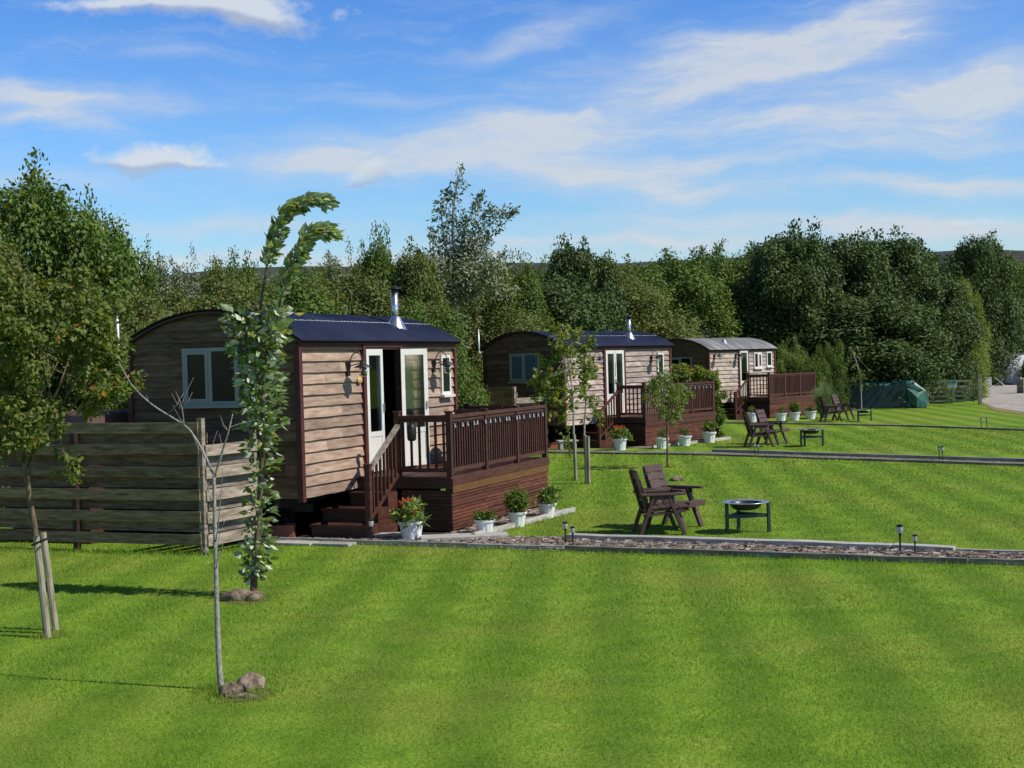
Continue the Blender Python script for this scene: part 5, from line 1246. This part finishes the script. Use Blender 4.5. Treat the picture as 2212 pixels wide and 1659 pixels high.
# ------------------------------------------------------------------ gate
gp = Vector(G(2008, 875)); gq = Vector(G(2110, 873)); gd = (gq - gp); GW = gd.length; ga = atan2(gd.y, gd.x); ZG = gp.y
r = empty('field_gate', gp, ga, label='weathered five bar timber gate with a green and white sign', cat='gate')
rg = random.Random(3)
for i, z in enumerate((.18, .40, .62, .84, 1.10)):
    mb = MB(); mb.tint = rg.random(); mb.bar((0, 0, z), (GW - .1, 0, z + .01), .035, .10); mb.build('bar', GATEW, r)
for (a_, b_) in (((.1, -.03, .2), (GW * .44, -.03, 1.05)), ((GW - .2, -.03, .2), (GW * .56, -.03, 1.05)), ((GW * .5, -.032, .12), (GW * .5, -.032, 1.1)), ((0.02, -.03, .1), (.02, -.03, 1.2)), ((GW - .12, -.03, .1), (GW - .12, -.03, 1.18))):
    mb = MB(); mb.tint = rg.random(); mb.bar(a_, b_, .035, .085, (0, 1, 0)); mb.build('brace', GATEW, r)
sg = empty('sign', (GW * .48, -.075, .98)); sg.parent = r
mb = MB(); mb.box((0, 0, 0), (.42, .015, .36)); mb.build('board', WHITEP, sg)
mb = MB(); mb.box((-.11, -.012, .1), (.18, .008, .13)); mb.box((.1, -.012, .1), (.19, .008, .13)); mb.box((0, -.012, 0), (.36, .008, .035)); mb.build('green_field', SIGNG, sg)
mb = MB(); mb.box((-.14, -.019, .1), (.02, .006, .08)); mb.box((-.09, -.019, .1), (.05, .006, .02)); mb.box((-.09, -.012, -.09), (.11, .008, .07)); mb.box((.09, -.012, -.09), (.11, .008, .07)); mb.build('pale_symbols', mat('pale_green_print', [(.3, .42, .33), (.36, .48, .38)], bump=0), sg)
mb = MB(); mb.box((0, 0, .68), (.16, .16, 1.36)); mb.box((0, 0, 1.37), (.19, .19, .03)); o = mb.build('gate_post', GATEW, bevel=.01); o.location = Vector(G(2117, 873)); o.rotation_euler = (0, 0, ga); tag(o, 'thick square gate post at the right end of the field gate beside the drive', 'post')
mb = MB(); mb.box((0, 0, .62), (.10, .10, 1.24)); o = mb.build('gate_post', GATEW, bevel=.01); o.location = Vector(G(2004, 876)); tag(o, 'thin gate post at the left end of the field gate', 'post')

# drive
GRV = mat('pale_gravel_drive', [(.26, .23, .20), (.36, .33, .29), (.46, .43, .39)], (1, 1, 1), 1.2, 9, .95, .5, .1, .1, ns2=20)
pts = [Gv(2118, 868), Gv(2150, 884), Gv(2212, 892), Gv(2400, 905), Gv(2500, 850), Gv(2450, 828), Gv(2200, 828), Gv(2118, 829)]
mb = MB(); mb.poly([(p.x, p.y, .008) for p in pts]); o = mb.build('road', GRV); tag(o, kind='structure')
pts = [Gv(2114, 870), Gv(2150, 888), Gv(2212, 897), Gv(2400, 912), Gv(2400, 903), Gv(2212, 890), Gv(2150, 881), Gv(2118, 866)]
mb = MB(); mb.poly([(p.x, p.y, .011) for p in pts]); o = mb.build('ground', mat('dry_grass_verge', [(.14, .13, .03), (.22, .18, .06), (.28, .22, .1)], ns=3, bump=.5)); tag(o, kind='structure')

# awning tent
def awning():
    base = Vector(G(2213, 830)); r = empty('awning_tent', base, rad(20), label='rounded grey awning tent with a dark seam at the right edge', cat='tent')
    Yt = base.y; mb = MB(); n = 18; Wd, Hh, Lg = 3.6, 2.15, 3.4; prev = None
    def ring(y, s, lean=0): return [mb.pt((-s * Wd / 2 * cos(pi * k / n) * (1 - .12 * sin(pi * k / n)) + 0, y + lean * sin(pi * k / n), s * Hh * sin(pi * k / n) ** .75)) for k in range(n + 1)]
    rs = [ring(-.9, .6, .5), ring(-.5, .86, .3), ring(0, 1), ring(Lg / 2, 1.0), ring(Lg, 1)]
    for p, q_ in zip(rs, rs[1:]):
        for k in range(n): mb.face((p[k], p[k + 1], q_[k + 1], q_[k]))
    mb.face(rs[0]); mb.face(rs[-1][::-1]); mb.build('canopy', AWN, r, True)
    for y in (-.02, Lg / 2): s = MB(); s.tube([(-Wd / 2 * cos(pi * k / n) * (1 - .12 * sin(pi * k / n)) * 1.01, y, Hh * 1.01 * sin(pi * k / n) ** .75) for k in range(n + 1)], .05, 6); s.build('seam', AWNSEAM, r)
    s = MB(); s.box((0, .6, .08), (Wd + .3, 3.4, .12)); s.build('groundsheet', BLUE, r, bevel=.02)
awning()
# parked car, seen past the willow
def car():
    p = Vector(D(2133, 800, 104)); r = empty('parked_car', (p.x, 104, .75), rad(100), label='silver car parked in the shade beyond the drive', cat='car')
    r.location.z = 0.85
    b_ = MB(); prof = [(-2.1, .35), (-2.1, .75), (-1.95, .95), (-1.2, 1.0), (-.7, 1.42), (.7, 1.46), (1.35, 1.02), (2.0, .92), (2.1, .6), (2.1, .35)]
    L_ = [b_.pt((x, -.82, z)) for x, z in prof]; R2 = [b_.pt((x, .82, z)) for x, z in prof]; n = len(prof)
    for i in range(n): b_.face((L_[i], L_[(i + 1) % n], R2[(i + 1) % n], R2[i]))
    b_.face(L_[::-1]); b_.face(R2); b_.build('body', CARP, r, bevel=.05)
    for (x0, z0, x1, z1) in ((.75, 1.42, 1.3, 1.05), (-.75, 1.38, -1.15, 1.04)):
        w_ = MB(); w_.poly([(x0, -.7, z0 + .012), (x1, -.76, z1 + .012), (x1, .76, z1 + .012), (x0, .7, z0 + .012)]); w_.build('window', GLASSD, r); w_.v = [(x + (.02 if x0 > 0 else -.02), y, z) for x, y, z in w_.v]
    for s in (-1, 1):
        w_ = MB(); w_.poly([(-1.05, s * .832, 1.03), (1.2, s * .832, 1.03), (.65, s * .832, 1.38), (-.65, s * .832, 1.36)]); w_.build('window', GLASSD, r)
        for x in (-1.3, 1.3):
            w_ = MB(); w_.M = Matrix.Translation((x, s * .8, .32)) @ Matrix.Rotation(pi / 2, 4, 'X'); w_.lathe([(.2, -.1), (.32, -.1), (.32, .1), (.2, .1)], 16); w_.build('wheel', BLACK, r)
        h_ = MB(); h_.box((2.08, s * .6, .78), (.06, .3, .14)); h_.build('headlight', WHITEP, r)
car()
mb = MB(); mb.box((0, 0, .3), (.9, .8, .5)); mb.box((0, -.0, .58), (.94, .84, .06)); o = mb.build('storage_box', WHITEP, bevel=.03); o.location = Vector(G(2124, 834)); tag(o, 'white storage box beside the drive behind the gate post', 'box')
mb = MB(); mb.tube([(0, 0, 0), (0, 0, 1.6)], .22, 12); mb.lathe([(.22, 1.6), (.12, 1.75), (.01, 1.8)], 12); o = mb.build('red_bollard', REDP); p = Vector(G(2138, 829)); o.location = p; o.scale = (.7, .7, .65); tag(o, 'red post standing in the shade left of the awning', 'bollard')
mb = MB(); mb.box((0, 0, .3), (1.2, .5, .5)); o = mb.build('box', BLACK)
bpy.data.objects.remove(o)
r = empty('camping_chair', G(2160, 834), rad(160), label='black folding camping chair in front of the awning', cat='chair')
mb = MB(); mb.bar((-.3, 0, .45), (.25, 0, .4), .5, .04); mb.build('seat', BLACK, r); mb = MB(); mb.bar((-.28, 0, .45), (-.75, 0, 1.0), .5, .04); mb.build('backrest', BLACK, r)
for sx_ in (-1, 1): mb = MB(); mb.tube([(-.35, .25 * sx_, 0), (.3, .25 * sx_, .6)], .025, 6); mb.tube([(.35, .25 * sx_, 0), (-.3, .25 * sx_, .55)], .025, 6); mb.build('leg', GALV, r)
# wooden planter with a conifer at the right edge
p = Vector(G(2217, 849)); r = empty('wooden_planter', p, rad(8), label='square brown wooden planter with a golden conifer, at the right edge', cat='planter')
mb = MB(); sz = .75
for k in range(5): mb.tint = random.random(); mb.box((0, 0, .09 + .16 * k), (sz, sz, .15))
mb.build('box', GATEW, r); R = np.random.RandomState(3)
link('foliage', crown(R, [((0.1, 0, .95 + .16 * k), (.42 - .05 * k, .42 - .05 * k, .14), 1) for k in range(6)], 420, .14, .05, L_CONIF, None, -.1, 'foliage', .2), r)

# ------------------------------------------------------------------ grass
def in_site1(X, Yv):
    dx, dy = X - S1.A.x, Yv - S1.A.y; a = dx * S1.u.x + dy * S1.u.y; o_ = -(dx * S1.v.x + dy * S1.v.y)
    strip_ = (a > .10) & (a < 1.42) & (o_ > -.9)
    deck_ = (a > -.02) & (a < 5.9) & (o_ < 1.7) & (o_ > -3.2)
    bed = (a > 1.2) & (a < 4.9) & (o_ > 1.5) & (o_ < 2.42)
    return strip_ | deck_ | bed
GRASS = leafmat('grass_blade', (.185, .292, .030), (.195, .30, .034), (.34, .32, .10), .05, .28, .6, .2)
def grass():
    R = np.random.RandomState(1); PP = []; HH = []; WW = []
    for (y0, y1, dens, h_, w_) in ((8.2, 11, 3600, .022, .0045), (11, 14, 2400, .024, .006), (14, 18, 1400, .026, .008), (18, 23, 800, .028, .011), (23, 32, 350, .030, .017), (32, 46, 130, .032, .028)):
        xl0, xl1 = -.40, .40; n = int((y1 * y1 - y0 * y0) / 2 * (xl1 - xl0) * dens)
        Yv = np.sqrt(R.uniform(y0 * y0, y1 * y1, n)); X = Yv * R.uniform(xl0, xl1, n); ok = ~in_site1(X, Yv)
        if y1 > 30:
            for S in (S2,):
                dx, dy = X - S.A.x, Yv - S.A.y; a = dx * S.u.x + dy * S.u.y; o_ = -(dx * S.v.x + dy * S.v.y); ok &= ~((a > -.1) & (a < 6) & (o_ < 2.5)) & ~((a > -.25) & (a < 1.5))
        X, Yv = X[ok], Yv[ok]; m_ = len(X)
        pat = .5 + .5 * np.sin(X * 2.1 + 3 * np.sin(Yv * .7)) * np.sin(Yv * 1.7 + 2 * np.sin(X * .9))
        PP.append(np.stack([X, Yv, np.zeros(m_)], 1)); HH.append(h_ * R.uniform(.45, 1.2, m_) * (.75 + .5 * pat)); WW.append(w_ * R.uniform(.7, 1.3, m_))
    # longer uncut tufts round posts, stakes, stones and along the edgings
    spots = [(G(478, 1492), .22, 420), (G(530, 1502), .30, 420), (G(545, 1294), .30, 420), (G(108, 1374), .22, 260), (G(1243, 1037), .25, 60), (G(1268, 1045), .25, 60), (G(1441, 1010), .2, 40)]
    segs = [(G(-60, 1188), G(445, 1200), 1500, .07), (G(445, 1200), G(545, 1182), 260, .05), (G(600, 1175), G(1219, 1192), 500, .04), (G(1221, 1194), G(2300, 1230), 900, .04), (G(1229, 1159), G(2062, 1186), 500, .04), (G(1180, 982), G(2300, 1014), 500, .05), (G(1560, 917), G(2300, 937), 300, .06), (G(2005, 878), G(2115, 876), 260, .25), (G(1815, 885), G(2005, 885), 260, .12), (G(1025, 1167), G(1242, 1109), 260, .04)]
    for c, rr, k in spots:
        a = R.uniform(0, 2 * pi, k); q_ = rr * R.uniform(.2, 1, k); PP.append(np.stack([c[0] + q_ * np.cos(a), c[1] + q_ * np.sin(a), np.zeros(k)], 1)); HH.append(R.uniform(.03, .085, k)); WW.append(R.uniform(.004, .008, k) * (1 if c[1] < 20 else 3))
    for a_, b_, k, wd_ in segs:
        t_ = R.random(k); ax, bx_ = np.array(a_), np.array(b_); p_ = ax + (bx_ - ax) * t_[:, None] + R.normal(size=(k, 3)) * [wd_, wd_, 0]; dd = p_[:, 1] / 18; PP.append(p_); HH.append(R.uniform(.03, .085, k)); WW.append(R.uniform(.006, .011, k) * dd)
    P_ = np.concatenate(PP); hh = np.concatenate(HH); ww = np.concatenate(WW); n = len(P_)
    a = R.uniform(0, 2 * pi, n); lean = R.uniform(.1, .9, n) * hh; b_ = R.uniform(0, 2 * pi, n)
    sx_ = np.stack([np.cos(a), np.sin(a), np.zeros(n)], 1) * ww[:, None] / 2
    tip = P_ + np.stack([np.cos(b_) * lean, np.sin(b_) * lean, hh], 1)
    Vv = np.stack([P_ - sx_, P_ + sx_, tip], 1).reshape(-1, 3)
    me = bpy.data.meshes.new('grass'); me.vertices.add(3 * n); me.vertices.foreach_set('co', Vv.astype(np.float32).ravel())
    me.loops.add(3 * n); me.loops.foreach_set('vertex_index', np.arange(3 * n, dtype=np.int32)); me.polygons.add(n); me.polygons.foreach_set('loop_start', (np.arange(n) * 3).astype(np.int32))
    try: me.polygons.foreach_set('loop_total', np.full(n, 3, np.int32))
    except Exception: pass
    X, Yv = P_[:, 0], P_[:, 1]
    xr = X * cos(rad(9)) + Yv * -sin(rad(9)) * -1 * 0 + X * 0
    big = .5 + .5 * np.sin(X * .9 + 1.3 * np.sin(Yv * .45 + 1)) * np.cos(Yv * .8 + np.sin(X * .6)); fine = .5 + .5 * np.sin(X * 5 + 2 * np.sin(Yv * 3)) * np.sin(Yv * 6 + 2 * np.sin(X * 2.3))
    strp = .5 + .5 * np.sin((X * cos(rad(4)) - Yv * sin(rad(4))) * 2 * pi / 1.3 + .14 * np.sin(Yv * .5))
    strp = .5 + .5 * np.tanh(2.2 * (2 * strp - 1))
    tv = np.clip(.32 + .10 * big + .07 * fine + .0 * strp + R.uniform(0, .22, n), 0, .9); dry = R.random(n) < .04 + .16 * (big > .78) + .08 * (fine > .85); tv[dry] = .97
    at = me.attributes.new('tint', 'FLOAT', 'FACE'); at.data.foreach_set('value', tv.astype(np.float32))
    me.update(calc_edges=True); me.materials.append(GRASS); o = link('grass', me); tag(o, 'short mown green grass covering the lawns', 'grass', kind='stuff')
    print('grass blades', n)
grass()
sc.cycles.max_bounces = 6; sc.cycles.transparent_max_bounces = 12
